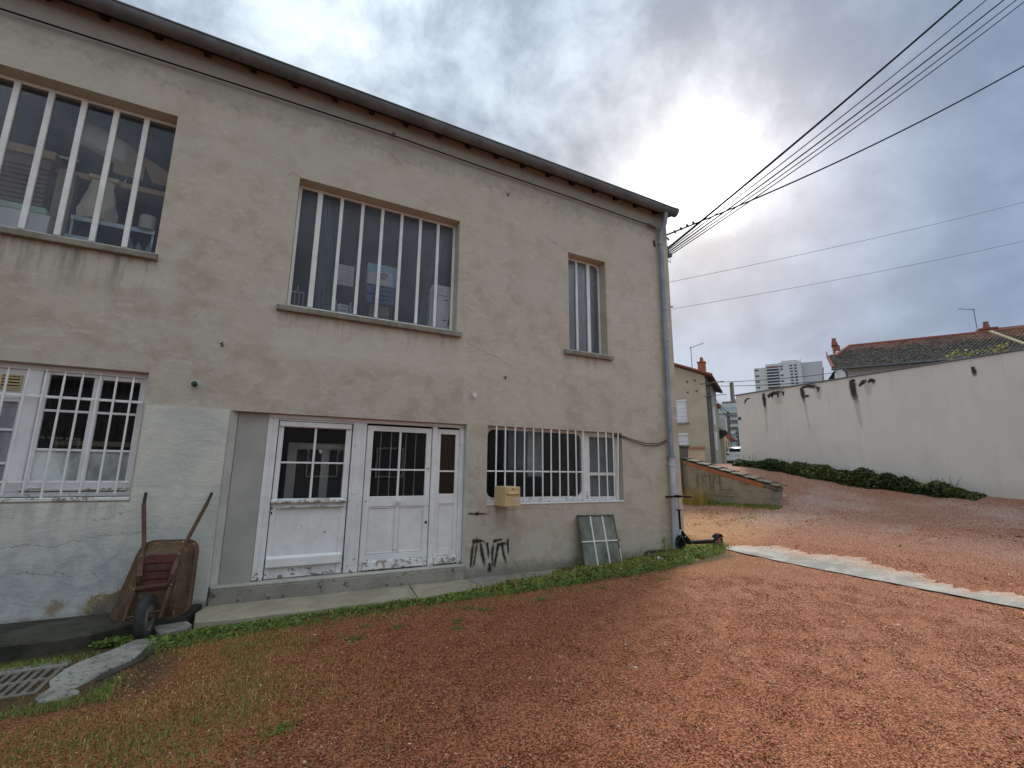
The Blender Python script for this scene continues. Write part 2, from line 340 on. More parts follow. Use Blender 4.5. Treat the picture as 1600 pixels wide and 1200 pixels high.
    t.put(b.inputs['Normal'], t.bump(h, .8, .014)); return mt
M['ground'] = mk_ground()
def mk_attr(name, ramp, rough=.8, attr='shade', spec=.2, trans=0):
    mt, t, b = newmat(name); a = t.attr(attr); col = None
    for i, (p, c) in enumerate(ramp):
        col = c if i == 0 else t.mix(t.ss(a, ramp[i-1][0], p), col, c)
    t.put(b.inputs['Base Color'], col); b.inputs['Roughness'].default_value = rough; b.inputs['Specular IOR Level'].default_value = spec
    if trans:
        tl = t.node('ShaderNodeBsdfTranslucent'); t.put(tl.inputs[0], col); mx_ = t.node('ShaderNodeMixShader'); mx_.inputs[0].default_value = trans
        out = [n for n in mt.node_tree.nodes if n.type == 'OUTPUT_MATERIAL'][0]
        t.l.new(b.outputs[0], mx_.inputs[1]); t.l.new(tl.outputs[0], mx_.inputs[2]); t.l.new(mx_.outputs[0], out.inputs[0])
    return mt
M['pebble'] = mk_attr('gravel_stone', [(0, (.20, .064, .03)), (.4, (.45, .175, .088)), (.75, (.64, .32, .19)), (.93, (.80, .55, .41)), (1, (.76, .68, .58))], .9)
M['leaf'] = mk_attr('weed_leaf', [(0, (.055, .10, .02)), (.5, (.155, .245, .048)), (.8, (.27, .33, .08)), (1, (.40, .34, .11))], .6, spec=.3, trans=.25)
M['straw'] = mk_attr('dry_grass', [(0, (.17, .165, .036)), (.4, (.38, .265, .07)), (1, (.66, .46, .17))], .8, trans=.2)
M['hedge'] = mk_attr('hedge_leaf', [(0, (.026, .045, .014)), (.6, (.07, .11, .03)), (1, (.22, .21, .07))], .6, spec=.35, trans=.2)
M['yleaf'] = mk_attr('yellowing_leaf', [(0, (.13, .17, .03)), (1, (.40, .38, .09))], .6, trans=.3)

M['zinc'] = simple('weathered_zinc_gutter', (.115, .12, .122), (.165, .17, .17), .55, 3, .1, 30, metal=.25, objco=False)
M['pipe'] = simple('blue_grey_zinc_pipe', (.30, .335, .38), (.22, .25, .29), .5, 2.5, .1, 30, metal=.2, objco=False)
M['pipe_low'] = simple('pale_grey_pvc_pipe', (.52, .56, .60), (.44, .48, .52), .45, 3, .05, 30, objco=False)
M['soffit'] = simple('dark_soffit_boards', (.03, .026, .022), (.02, .018, .015), .95, 4, .2, 40)
M['tile_old'] = simple('old_roman_tile', (.20, .13, .095), (.13, .10, .08), .9, 9, .3, 60)
M['black'] = simple('black_rubber', (.012, .012, .013), (.02, .02, .02), .6, 9, .1, 80)
M['cable'] = simple('black_cable_sheath', (.010, .010, .011), (.014, .014, .015), .85, 4, 0, spec=.15)
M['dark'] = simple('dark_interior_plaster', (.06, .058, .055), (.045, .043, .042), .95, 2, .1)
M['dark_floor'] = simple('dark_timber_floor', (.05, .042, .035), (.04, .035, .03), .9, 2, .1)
def mk_rust():
    mt, t, b = newmat('rusted_barrow_steel'); P = t.obj()
    a = t.noise(P, 4, 6, .65, .6); s_ = t.noise(P, 26, 6, .7); st = t.noise(t.stretch(P, 5, 5, .9), 3, 5, .65)
    col = t.mix(t.ss(a, .35, .65), (.075, .041, .02), (.135, .075, .033)); col = t.mix(t.ss(s_, .5, .68), col, (.055, .03, .018))
    col = t.mix(t.mul(t.ss(st, .55, .68), .75), col, (.22, .135, .055)); col = t.mix(t.ss(t.noise(P, 8, 5, .7, .8), .63, .66), col, (.46, .24, .12))
    t.put(b.inputs['Base Color'], col); t.put(b.inputs['Roughness'], t.ss(a, .3, .7, .42, .75)); b.inputs['Metallic'].default_value = .25
    t.put(b.inputs['Normal'], t.bump(s_, .3, .004)); return mt
M['rust'] = mk_rust()
M['rust_dark'] = simple('dark_rusted_tube', (.085, .046, .03), (.14, .075, .045), .65, 14, .25, 70, metal=.3)
M['pan_red'] = simple('flaked_red_paint_on_rust', (.10, .022, .017), (.05, .02, .014), .75, 11, .4, 40)
M['tyre'] = simple('grey_black_tyre', (.03, .032, .034), (.05, .05, .05), .8, 8, .25, 90)
M['rim_grey'] = simple('dusty_grey_rim', (.19, .18, .155), (.12, .105, .085), .75, 12, .1)
M['letter'] = simple('cream_yellow_box_paint', (.62, .48, .245), (.56, .43, .21), .5, 4, .05, 60)
M['letter_flap'] = simple('ochre_flap_paint', (.54, .31, .05), (.48, .27, .04), .4, 4, 0)
M['white'] = simple('plain_white', (.74, .74, .73), (.66, .66, .65), .6, 5, .05)
M['oldwood'] = simple('grey_weathered_wood', (.14, .115, .085), (.075, .06, .045), .9, 8, .4, 50)
M['palewood'] = simple('pale_plywood', (.46, .33, .20), (.38, .27, .16), .75, 3, .1, 40)
M['graywood'] = simple('greyish_timber', (.27, .215, .17), (.21, .165, .13), .85, 5, .2, 40)
M['rotten'] = simple('blackened_boards', (.035, .03, .024), (.075, .062, .048), .9, 9, .5, 40)
M['scoot'] = simple('black_scooter_alloy', (.012, .012, .013), (.018, .018, .019), .9, 10, .05, spec=.08)
M['silver'] = simple('brushed_silver_tube', (.55, .56, .58), (.45, .46, .48), .35, 10, .03, metal=.5)
M['scred'] = simple('red_plastic', (.45, .03, .02), None, .4, 5, 0)
M['greenball'] = simple('dark_green_glazed_porcelain', (.03, .075, .055), (.02, .05, .04), .25, 8, 0)
M['iron'] = simple('rusty_black_iron', (.045, .035, .028), (.025, .02, .018), .75, 20, .3, 60)
M['grate'] = simple('weathered_cast_iron', (.21, .185, .15), (.13, .11, .085), .75, 8, .3, 60)
M['pit_shade'] = simple('drain_darkness', (.012, .011, .009), None, 1, 3, 0)
M['insul'] = simple('grey_insulator', (.10, .11, .12), (.07, .075, .08), .35, 8, 0)
M['sticker'] = simple('white_sticker', (.78, .78, .76), None, .6, 5, 0)
M['vent_y'] = simple('yellowed_plastic_vent', (.55, .44, .23), (.46, .36, .18), .5, 6, 0)
M['blind'] = simple('grey_slat_blind', (.48, .49, .48), (.42, .43, .42), .6, 5, 0)
M['curt'] = simple('blue_net_curtain', (.16, .20, .28), (.12, .155, .22), .9, 6, .2, 90)
M['curt_w'] = simple('greyish_net_curtain', (.45, .47, .47), (.36, .38, .38), .9, 6, .2, 90)
M['cbox_w'] = simple('white_card_carton', (.70, .71, .71), (.63, .64, .64), .7, 4, .05)
M['ink'] = simple('black_print', (.03, .03, .035), None, .6, 4, 0)
M['blue_pl'] = simple('blue_plastic_tray', (.03, .115, .36), (.025, .09, .30), .4, 4, 0)
M['cyan'] = simple('pale_cyan_print', (.22, .50, .60), (.30, .58, .66), .5, 3, 0)
M['greybl'] = simple('grey_print', (.30, .29, .28), (.20, .19, .19), .6, 9, 0)
M['beigebag'] = simple('beige_paper_bag', (.58, .53, .42), (.50, .46, .37), .85, 5, .6, 14)
M['pillow'] = simple('pale_green_cushion', (.58, .64, .56), (.52, .58, .50), .85, 3, .2, 20)
M['brown_slat'] = simple('brown_corrugated_card', (.22, .155, .115), (.17, .12, .09), .85, 4, .1)
M['lgreen'] = simple('pale_green_lid', (.44, .58, .46), (.40, .53, .42), .6, 4, 0)
M['steel'] = simple('galvanised_steel', (.40, .44, .47), (.33, .37, .40), .4, 6, .05, metal=.5)
M['rollp'] = simple('off_white_ribbed_roll', (.62, .60, .55), (.56, .54, .49), .8, 4, 0)
M['bottle'] = mk_glass('clear_bottle_glass', (.75, .8, .8), .05, dirt=.25, dcol=(.6, .65, .65))

def mk_white_wall():
    mt, t, b = newmat('off_white_roughcast'); P = t.geo(); x, y, z = t.sep(P)
    big = t.noise(P, .35, 5, .6, .4); mid = t.noise(P, 1.4, 6, .65); fine = t.noise(P, 45, 4, .65); run = t.noise(t.stretch(P, 1, 3.2, .35), 1.5, 5, .6)
    col = t.mix(t.ss(big, .35, .65), (.68, .66, .62), (.62, .60, .565))
    col = t.mix(t.mul(t.ss(mid, .45, .75), .3), col, (.53, .51, .48)); col = t.mix(t.mul(t.ss(run, .52, .7), .26), col, (.50, .48, .455)); rn2 = t.noise(t.stretch(P, 1, 4.5, .22), 1.3, 5, .65); col = t.mix(t.mul(t.mul(t.ss(rn2, .56, .70), t.ss(t.add(z, t.mul(mid, .9)), 3.6, 5.0)), .4), col, (.36, .345, .315))
    col = t.mix(t.mul(t.ss(fine, .4, .75), .2), col, (.42, .40, .37))
    zf = t.add(z, t.add(t.mul(y, -.105), t.mul(t.sub(mid, .5), .5))); col = t.mix(t.mul(t.ss(zf, 1.75, 1.45), .3), col, (.42, .405, .30))
    t.put(b.inputs['Base Color'], col); b.inputs['Roughness'].default_value = .95; b.inputs['Specular IOR Level'].default_value = .15
    t.put(b.inputs['Normal'], t.bump(t.add(fine, mid), .4, .012)); return mt
M['wwall'] = mk_white_wall()
M['coping'] = simple('grey_metal_coping', (.12, .13, .15), (.16, .17, .19), .5, 3, 0, metal=.3)
def mk_low():
    mt, t, b = newmat('old_rendered_masonry'); P = t.geo(); x, y, z = t.sep(P)
    mid = t.noise(P, 1.8, 6, .65, .5); sm = t.noise(P, 8, 6, .7); run = t.noise(t.stretch(P, 1, 4.5, .45), 1.7, 5, .6)
    col = t.mix(t.ss(mid, .35, .65), (.29, .265, .205), (.20, .185, .145)); col = t.mix(t.mul(t.ss(sm, .5, .7), .6), col, (.36, .335, .28))
    q = t.mul(t.band(z, 1.05, 1.62, .12), t.mul(t.band(y, 3.15, 4.3, .1), t.ss(run, .5, .6))); col = t.mix(t.mul(q, .55), col, (.05, .047, .038))
    col = t.mix(t.mul(t.ss(y, 4.5, 4.8), .7), col, (.09, .085, .075))
    t.put(b.inputs['Base Color'], col); b.inputs['Roughness'].default_value = .95; b.inputs['Specular IOR Level'].default_value = .15
    crs = t.m('ABSOLUTE', t.sub(t.m('FRACT', t.mul(t.add(z, t.mul(sm, .05)), 4.8)), .5)); cj = t.mul(t.ss(crs, .07, .02), t.ss(mid, .4, .6)); col = t.mix(t.mul(cj, .55), col, (.11, .10, .08))
    t.put(b.inputs['Base Color'], col); t.put(b.inputs['Normal'], t.bump(t.sub(t.add(sm, mid), cj), .7, .03)); return mt
M['lowwall'] = mk_low()
M['brick'] = simple('orange_red_brick', (.40, .135, .065), (.31, .105, .055), .85, 6, .25, 40)
M['cap_tile'] = simple('lichened_coping_tile', (.17, .155, .12), (.09, .085, .065), .9, 12, .4, 50)
def mk_roof():
    mt, t, b = newmat('lichened_roof_tile'); a = t.attr('shade'); P = t.geo(); z = t.sep(P)[2]
    n_ = t.noise(P, .8, 5, .65); s_ = t.noise(P, 5, 5, .7)
    k = t.add(t.ss(z, 9.2, 11.2), t.mul(t.sub(n_, .5), 1.7))
    col = t.mix(t.ss(k, .35, .95), t.mix(a, (.055, .05, .043), (.105, .093, .078)), t.mix(a, (.17, .085, .06), (.29, .155, .115)))
    col = t.mix(t.mul(t.ss(s_, .56, .7), t.ss(a, .4, .9)), col, (.27, .25, .20))
    t.put(b.inputs['Base Color'], col); b.inputs['Roughness'].default_value = .9; b.inputs['Specular IOR Level'].default_value = .2; return mt
M['rooftile'] = mk_roof()
M['clay'] = simple('terracotta_clay', (.30, .105, .07), (.22, .08, .055), .85, 6, .2)
M['house_beige'] = simple('dirty_beige_render', (.47, .415, .325), (.39, .345, .265), .93, .8, .3, 30, spec=.2)
M['house_cream'] = simple('cream_render', (.56, .47, .32), (.50, .41, .28), .93, .8, .2, 30, spec=.2)
M['house_white'] = simple('white_house_render', (.62, .62, .60), (.54, .54, .52), .93, .8, .2, 30, spec=.2)
M['shutter'] = simple('white_roller_shutter', (.70, .72, .74), (.64, .66, .69), .5, 2, 0)
M['eave_dark'] = simple('dark_eave_timber', (.05, .037, .03), (.035, .027, .022), .9, 4, .1)
M['pipe_dark'] = simple('dark_downpipe', (.09, .09, .09), (.13, .13, .125), .6, 3, 0)
M['tower'] = simple('white_tower_cladding', (.62, .61, .58), (.56, .555, .53), .9, .02, 0)
M['tower_grey'] = simple('pale_grey_gable_cladding', (.50, .50, .49), (.46, .46, .45), .9, .02, 0)
M['far_win'] = simple('far_dark_window', (.07, .08, .095), (.12, .13, .145), .2, .3, 0)
M['far_loggia'] = simple('loggia_shade', (.10, .095, .095), (.07, .07, .07), .9, .3, 0)
M['loggia_red'] = simple('loggia_red_wall', (.24, .11, .095), None, .9, .3, 0)
M['block'] = simple('apartment_cladding', (.55, .54, .49), (.49, .48, .44), .9, .05, 0)
M['block_win'] = simple('sky_blue_glazing', (.30, .38, .42), (.40, .47, .50), .2, .2, 0)
M['car'] = simple('white_car_paint', (.72, .72, .73), (.70, .70, .71), .25, 2, 0, spec=.5)
M['car_glass'] = simple('dark_car_glass', (.02, .022, .025), None, .08, 2, 0, spec=.6)
M['car_black'] = simple('black_car_plastic', (.018, .018, .02), None, .6, 4, 0)
M['car_red'] = simple('red_tail_lens', (.32, .015, .012), None, .2, 4, 0)
M['wood_post'] = simple('utility_pole_wood', (.16, .125, .10), (.11, .09, .075), .9, 5, .3, 20)
M['orangewood'] = simple('orange_stained_timber', (.42, .20, .065), (.36, .17, .055), .7, 5, .1)

def mk_soft(name, c, dens=1.0, nsc=9.0, streak=1.0, soft=.62, tail=.72):
    """paint or growth with soft edges on a ribbon: uv.x runs across (0..1), uv.y along (0..1)"""
    mt, t, b = newmat(name); uv = t.uv(); u, v, _ = t.sep(uv); P = t.geo()
    e = t.sub(1.0, t.m('ABSOLUTE', t.sub(t.mul(u, 2.0), 1.0)))
    n_ = t.noise(t.stretch(P, 1, 1, streak), nsc, 5, .65)
    a = t.mul(t.ss(t.add(e, t.mul(t.sub(n_, .5), 1.1)), .10, soft), t.mul(t.ss(v, 0, .08), t.ss(v, 1.0, tail)))
    t.put(b.inputs['Base Color'], c); b.inputs['Roughness'].default_value = .9
    t.put(b.inputs['Alpha'], t.m('MULTIPLY', a, dens, clamp=True)); return mt
M['spray'] = mk_soft('black_spray_paint', (.016, .015, .015), .9, 16, soft=1.05, tail=.6)
M['moss'] = mk_soft('dark_moss_stain', (.04, .037, .03), .93, 9, .5, soft=.7, tail=.45)
M['drip'] = mk_soft('grey_drip_stain', (.22, .21, .19), .17, 6, .3)

# ------------------------------------------------------------------ mesh helpers
class MB:
    def __init__(s): s.v = []; s.f = []; s.mi = []; s.uvs = None
    def quad(s, pts, mi=0):
        i = len(s.v); s.v += [tuple(p) for p in pts]; s.f.append(tuple(range(i, i+len(pts)))); s.mi.append(mi)
    def box(s, x0, x1, y0, y1, z0, z1, mi=0, mat=None):
        c = [(x0, y0, z0), (x1, y0, z0), (x1, y1, z0), (x0, y1, z0), (x0, y0, z1), (x1, y0, z1), (x1, y1, z1), (x0, y1, z1)]
        if mat is not None: c = [tuple(mat @ Vector(p)) for p in c]
        i = len(s.v); s.v += c
        for q in ((0, 3, 2, 1), (4, 5, 6, 7), (0, 1, 5, 4), (1, 2, 6, 5), (2, 3, 7, 6), (3, 0, 4, 7)):
            s.f.append(tuple(i+k for k in q)); s.mi.append(mi)
        return s
    def prism(s, loop, d, mi=0):            # loop of 3D points extruded by vector d
        n = len(loop); i = len(s.v); d = Vector(d)
        s.v += [tuple(p) for p in loop] + [tuple(Vector(p)+d) for p in loop]
        s.f.append(tuple(range(i+n-1, i-1, -1))); s.mi.append(mi)
        s.f.append(tuple(range(i+n, i+2*n))); s.mi.append(mi)
        for k in range(n):
            s.f.append((i+k, i+(k+1) % n, i+n+(k+1) % n, i+n+k)); s.mi.append(mi)
        return s
    def tube(s, pts, r, n=8, mi=0, caps=True, flat=None):
        pts = [Vector(p) for p in pts]; rs = r if isinstance(r, (list, tuple)) else [r]*len(pts)
        base = len(s.v); ref = Vector((0, 0, 1))
        if abs((pts[-1]-pts[0]).normalized().z) > .9: ref = Vector((0, 1, 0))
        for k, p in enumerate(pts):
            tn = ((pts[min(k+1, len(pts)-1)]-p).normalized() if k < len(pts)-1 else Vector()) + ((p-pts[k-1]).normalized() if k else Vector())
            tn.normalize(); a = tn.cross(ref).normalized(); b_ = a.cross(tn)
            for j in range(n):
                th = 2*math.pi*(j+.5)/n; fx, fy = (1, 1) if flat is None else flat
                s.v.append(tuple(p+(a*math.cos(th)*fx+b_*math.sin(th)*fy)*rs[k]))
        for k in range(len(pts)-1):
            for j in range(n):
                a0 = base+k*n+j; a1 = base+k*n+(j+1) % n
                s.f.append((a0, a1, a1+n, a0+n)); s.mi.append(mi)
        if caps:
            s.f.append(tuple(base+j for j in range(n-1, -1, -1))); s.mi.append(mi)
            e = base+(len(pts)-1)*n; s.f.append(tuple(e+j for j in range(n))); s.mi.append(mi)
        return s
    def lathe(s, prof, c, axis='z', n=20, mi=0):   # profile (r, h) about axis through c
        base = len(s.v); c = Vector(c)
        ax = {'x': (Vector((0, 1, 0)), Vector((0, 0, 1)), Vector((1, 0, 0))), 'y': (Vector((1, 0, 0)), Vector((0, 0, 1)), Vector((0, 1, 0))), 'z': (Vector((1, 0, 0)), Vector((0, 1, 0)), Vector((0, 0, 1)))}[axis] if isinstance(axis, str) else axis
        for (r, h) in prof:
            for j in range(n):
                th = 2*math.pi*j/n
                s.v.append(tuple(c+ax[0]*(r*math.cos(th))+ax[1]*(r*math.sin(th))+ax[2]*h))
        for k in range(len(prof)-1):
            for j in range(n):
                a0 = base+k*n+j; a1 = base+k*n+(j+1) % n
                s.f.append((a0, a1, a1+n, a0+n)); s.mi.append(mi)
        return s
    def ribbon(s, pts, wd, side, mi=0):             # flat strip with uv (x across, y along)
        if s.uvs is None: s.uvs = []
        pts = [Vector(p) for p in pts]; side = Vector(side); L = [0]
        for a, b_ in zip(pts, pts[1:]): L.append(L[-1]+(b_-a).length)
        w_ = wd if isinstance(wd, (list, tuple)) else [wd]*len(pts)
        cr = []
        for k, p in enumerate(pts):
            tn = (pts[min(k+1, len(pts)-1)]-pts[max(k-1, 0)]).normalized(); cr.append(tn.cross(side).normalized()*w_[k]/2)
        for k in range(len(pts)-1):
            s.quad([pts[k]-cr[k], pts[k]+cr[k], pts[k+1]+cr[k+1], pts[k+1]-cr[k+1]], mi)
            s.uvs += [(0, L[k]/L[-1]), (1, L[k]/L[-1]), (1, L[k+1]/L[-1]), (0, L[k+1]/L[-1])]
        return s
    def mesh(s, name, mats, smooth=False):
        me = bpy.data.meshes.new(name); me.from_pydata(s.v, [], s.f)
        for m_ in (mats if isinstance(mats, (list, tuple)) else [mats]): me.materials.append(m_)
        me.polygons.foreach_set('material_index', s.mi)
        if smooth: me.polygons.foreach_set('use_smooth', [True]*len(s.f))
        if s.uvs:
            ul = me.uv_layers.new(name='UVMap'); ul.data.foreach_set('uv', [c for uv in s.uvs for c in uv])
        bm = bmesh.new(); bm.from_mesh(me); bmesh.ops.recalc_face_normals(bm, faces=bm.faces) if not s.uvs else None
        bm.to_mesh(me); bm.free(); me.update(); return me
    def build(s, name, mats, parent=None, bevel=0, smooth=False, seg=1):
        o = bpy.data.objects.new(name, s.mesh(name, mats, smooth)); COL.objects.link(o)
        if parent is not None: o.parent = parent
        if bevel:
            m_ = o.modifiers.new('bevel', 'BEVEL'); m_.width = bevel; m_.segments = seg; m_.limit_method = 'ANGLE'; m_.angle_limit = R_(40)
        if smooth:
            try: o.data.set_sharp_from_angle(angle=R_(40))
            except Exception: pass
        return o
def thing(name, label, cat, loc=(0, 0, 0), rotz=0, group=None):
    o = bpy.data.objects.new(name, None); COL.objects.link(o); o.empty_display_size = .1
    o.location = loc; o.rotation_euler = (0, 0, rotz); tag(o, label, cat, group); return o
def tag(o, label=None, cat=None, group=None, kind=None):
    for k, v in (('label', label), ('category', cat), ('group', group), ('kind', kind)):
        if v: o[k] = v
    return o
def as_mesh(name, cu):
    t_ = bpy.data.objects.new('tmp', cu); COL.objects.link(t_); bpy.context.view_layer.update()
    me = bpy.data.meshes.new_from_object(t_.evaluated_get(bpy.context.evaluated_depsgraph_get())); bpy.data.objects.remove(t_)
    me.name = name; o = bpy.data.objects.new(name, me); COL.objects.link(o); return o
def inst(name, src, parent=None, loc=None):
    o = src.copy(); o.name = name; COL.objects.link(o)
    if parent is not None: o.parent = parent
    if loc is not None: o.location = loc
    return o
def bx(name, m_, parent, *a, bevel=0): return MB().box(*a).build(name, m_, parent, bevel)
def npmesh(name, V, Fc, mat, attr=None, smooth=False):
    me = bpy.data.meshes.new(name); nv, nf, k = len(V), len(Fc), Fc.shape[1]
    me.vertices.add(nv); me.vertices.foreach_set('co', V.astype(np.float32).ravel())
    me.loops.add(nf*k); me.loops.foreach_set('vertex_index', Fc.astype(np.int32).ravel())
    me.polygons.add(nf); me.polygons.foreach_set('loop_start', np.arange(0, nf*k, k, dtype=np.int32))
    try: me.polygons.foreach_set('loop_total', np.full(nf, k, dtype=np.int32))
    except Exception: pass
    if attr is not None:
        a = me.attributes.new('shade', 'FLOAT', 'POINT'); a.data.foreach_set('value', attr.astype(np.float32))
    me.materials.append(mat); me.update(calc_edges=True)
    if smooth: me.polygons.foreach_set('use_smooth', [True]*nf)
    o = bpy.data.objects.new(name, me); COL.objects.link(o); return o

# ------------------------------------------------------------------ ground
def tps(pts):
    P = np.array(pts, float); n = len(P); XY = P[:, :2]
    r2_ = ((XY[:, None]-XY[None])**2).sum(-1); K = np.where(r2_ > 0, .5*r2_*np.log(np.maximum(r2_, 1e-12)), 0)
    A = np.zeros((n+3, n+3)); A[:n, :n] = K+np.eye(n)*.4; A[:n, n] = 1; A[:n, n+1:] = XY; A[n, :n] = 1; A[n+1:, :n] = XY.T
    c = np.linalg.solve(A, np.r_[P[:, 2], 0, 0, 0])
    def fn(x, y):
        x = np.asarray(x, float); y = np.asarray(y, float); out = c[n]+c[n+1]*x+c[n+2]*y
        for i in range(n):
            q = (x-XY[i, 0])**2+(y-XY[i, 1])**2; out = out+c[i]*.5*q*np.log(np.maximum(q, 1e-12))
        return out
    return fn
common = [(0, -7, 0), (2, -4, 0), (-2, -4.5, -.03), (4, -6, 0), (0, -2, -.02), (3, -1, -.02), (3, 0, -.02), (5, -.3, 0), (5, -2.5, 0), (6.5, -.3, .06), (7.6, 0, .15), (8.3, -2, .11), (8.1, -4.7, .09), (8, -8, .06), (9, 0, .19), (-3, -1.5, -.10), (-1.2, -1.2, -.09), (4, -12, 0), (-6, -7, 0), (-6, -1, -.05), (10.5, -6, .2), (10.5, -2.5, .33), (11, -10, .25)]
gA = tps(common+[(10, 1, .30), (13, 1.5, .70), (13, 3.2, .68), (13, 4.8, .65), (10, 4, .45), (8, 5, .45), (9, 9, .7), (7.6, 3, .3), (14, 8, 1.2)])
gB = tps(common+[(13, 1.4, .80), (13, 4.8, 1.88), (13, -2.5, .55), (17, 5.4, 1.97), (17, 2, 1.55), (17, -2.3, 1.06), (17, -8, .55), (15, 1.5, 1.15), (20, 9, 2.1), (25, 12, 2.25), (15, 7, 2.0), (22, 12, 2.2), (31, 16, 2.3)])
def sstep(a): a = np.clip(a, 0, 1); return a*a*(3-2*a)
def gz(x, y):
    x = np.asarray(x, float); y = np.asarray(y, float)
    k = np.interp(y, [-4, 1.3, 1.6], [3.0, 1.2, .1]); w_ = sstep((x-13.2)/k+.5)
    z = gA(x, y)*(1-w_)+gB(x, y)*w_
    far = sstep((np.hypot(x-8, y-2)-24)/14); tgt = np.where(x*.8+y*.6 > 8, 2.3, 0.0)
    z = z*(1-far)+tgt*far
    d = sstep((-.5-x)/.12)*sstep((y+1.0)/.12)             # beneath the blackened pavement
    return z-.0*d
xs = np.unique(np.r_[-400, -150, -60, -25, -12, np.arange(-7, 18.01, .16), 13.14, 13.22, np.arange(18.5, 45, 1.2), 60, 100, 200, 400, 900])
ys = np.unique(np.r_[-500, -150, -60, -25, -14, np.arange(-9, 7, .16), np.arange(7, 40, 1.0), 60, 100, 200, 400, 900])
GX, GY = np.meshgrid(xs, ys); GZ = gz(GX, GY)
near = (np.abs(GX-4) < 14) & (np.abs(GY) < 10)
GZ = GZ+near*(rng.normal(0, .006, GZ.shape))
V = np.c_[GX.ravel(), GY.ravel(), GZ.ravel()]; nx = len(xs)
i0 = (np.arange(len(ys)-1)[:, None]*nx+np.arange(nx-1)[None]).ravel()
ground = npmesh('ground', V, np.c_[i0, i0+1, i0+1+nx, i0+nx], M['ground'], smooth=True); tag(ground, kind='structure')

# ------------------------------------------------------------------ workshop building
B = thing('workshop_building', 'two-storey beige rendered workshop with barred windows and white doors', 'building', (0, 0, 0))
XR, XL, ZT = 7.62, -7.0, 7.548
holes = [(-3.95, -1.60, 4.36, 6.40), (-.03, 2.555, 3.95, 5.985), (4.86, 5.79, 3.95, 5.955), (-4.6, -1.46, 1.30, 2.80), (-.54, 2.82, -.02, 2.39), (3.17, 6.07, 1.10, 2.395)]
def holed_wall(x0, x1, z0, z1, y0, y1, holes, mb):
    X = sorted({x0, x1, *[h[0] for h in holes], *[h[1] for h in holes]}); Z = sorted({z0, z1, *[h[2] for h in holes], *[h[3] for h in holes]})
    for a, b_ in zip(X, X[1:]):
        for c, d in zip(Z, Z[1:]):
            if any(h[0] <= a and b_ <= h[1] and h[2] <= c and d <= h[3] for h in holes): continue
            mb.quad([(a, y0, c), (b_, y0, c), (b_, y0, d), (a, y0, d)]); mb.quad([(a, y1, c), (a, y1, d), (b_, y1, d), (b_, y1, c)])
    for h in holes:
        a, b_, c, d = h
        mb.quad([(a, y0, c), (a, y0, d), (a, y1, d), (a, y1, c)]); mb.quad([(b_, y0, c), (b_, y1, c), (b_, y1, d), (b_, y0, d)])
        mb.quad([(a, y0, d), (b_, y0, d), (b_, y1, d), (a, y1, d)]); mb.quad([(a, y0, c), (a, y1, c), (b_, y1, c), (b_, y0, c)])
    mb.quad([(x1, y0, z0), (x1, y1, z0), (x1, y1, z1), (x1, y0, z1)]); mb.quad([(x0, y0, z1), (x1, y0, z1), (x1, y1, z1), (x0, y1, z1)])
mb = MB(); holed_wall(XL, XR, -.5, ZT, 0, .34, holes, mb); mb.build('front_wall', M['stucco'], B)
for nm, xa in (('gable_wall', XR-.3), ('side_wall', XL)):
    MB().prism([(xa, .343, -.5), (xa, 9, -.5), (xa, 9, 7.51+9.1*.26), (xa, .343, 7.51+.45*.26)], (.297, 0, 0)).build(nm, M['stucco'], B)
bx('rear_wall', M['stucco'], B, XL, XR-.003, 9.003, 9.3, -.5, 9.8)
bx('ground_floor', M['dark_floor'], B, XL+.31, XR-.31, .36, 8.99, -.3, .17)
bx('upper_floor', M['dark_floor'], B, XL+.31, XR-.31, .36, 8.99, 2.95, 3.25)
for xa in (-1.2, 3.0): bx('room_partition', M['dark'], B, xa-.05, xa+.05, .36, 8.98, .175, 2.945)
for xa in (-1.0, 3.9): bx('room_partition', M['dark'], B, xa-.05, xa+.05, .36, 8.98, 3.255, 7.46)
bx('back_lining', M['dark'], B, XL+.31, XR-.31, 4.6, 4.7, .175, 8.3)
# roof, soffit, rafters, gutter
bm_ = MB(); sl_ = .26
bm_.prism([(XL-.2, -.115, 7.525), (XL-.2, -.115, 7.555), (XL-.2, 9.5, 7.555+9.615*sl_), (XL-.2, 9.5, 7.525+9.615*sl_)], (XR-XL+.36, 0, 0)); bm_.build('roof', M['soffit'], B)
g = MB()
for k in range(56):                                # row of tile ends behind the gutter lip
    xx = XR+.06-.26*k; g.tube([(xx, -.20, 7.585 if k else 7.66), (xx, .5, 7.585+.70*sl_)], .06, 8, flat=(1, .5))
tr = g.build('eave_tile', M['tile_old'], B); tag(tr, kind='stuff')
for k in range(25):
    xx = 7.25-.575*k
    if xx < XL: break
    MB().prism([(xx-.04, -.112, 7.44), (xx-.04, -.112, 7.523), (xx-.04, .2, 7.603), (xx-.04, .2, 7.52)], (.08, 0, 0)).build('rafter', M['soffit'], B)
prof = []
g = MB(); n = 14; N0 = len(g.v)
ring = lambda xx: [(xx, -.21+.105*math.cos(th), 7.56+.135*math.sin(th)) for th in [math.pi*1.0+math.pi*j/n for j in range(n+1)]]
inner = lambda xx: [(xx, -.21+.098*math.cos(th), 7.56+.128*math.sin(th)) for th in [math.pi*2-math.pi*j/n for j in range(n+1)]]
g.prism(ring(XL-.2)+inner(XL-.2), (XR-XL+.3, 0, 0)); g.tube([(XL-.2, -.315, 7.56), (XR+.1, -.315, 7.56)], .014, 8)
gut = g.build('gutter', M['zinc'], B, smooth=True)
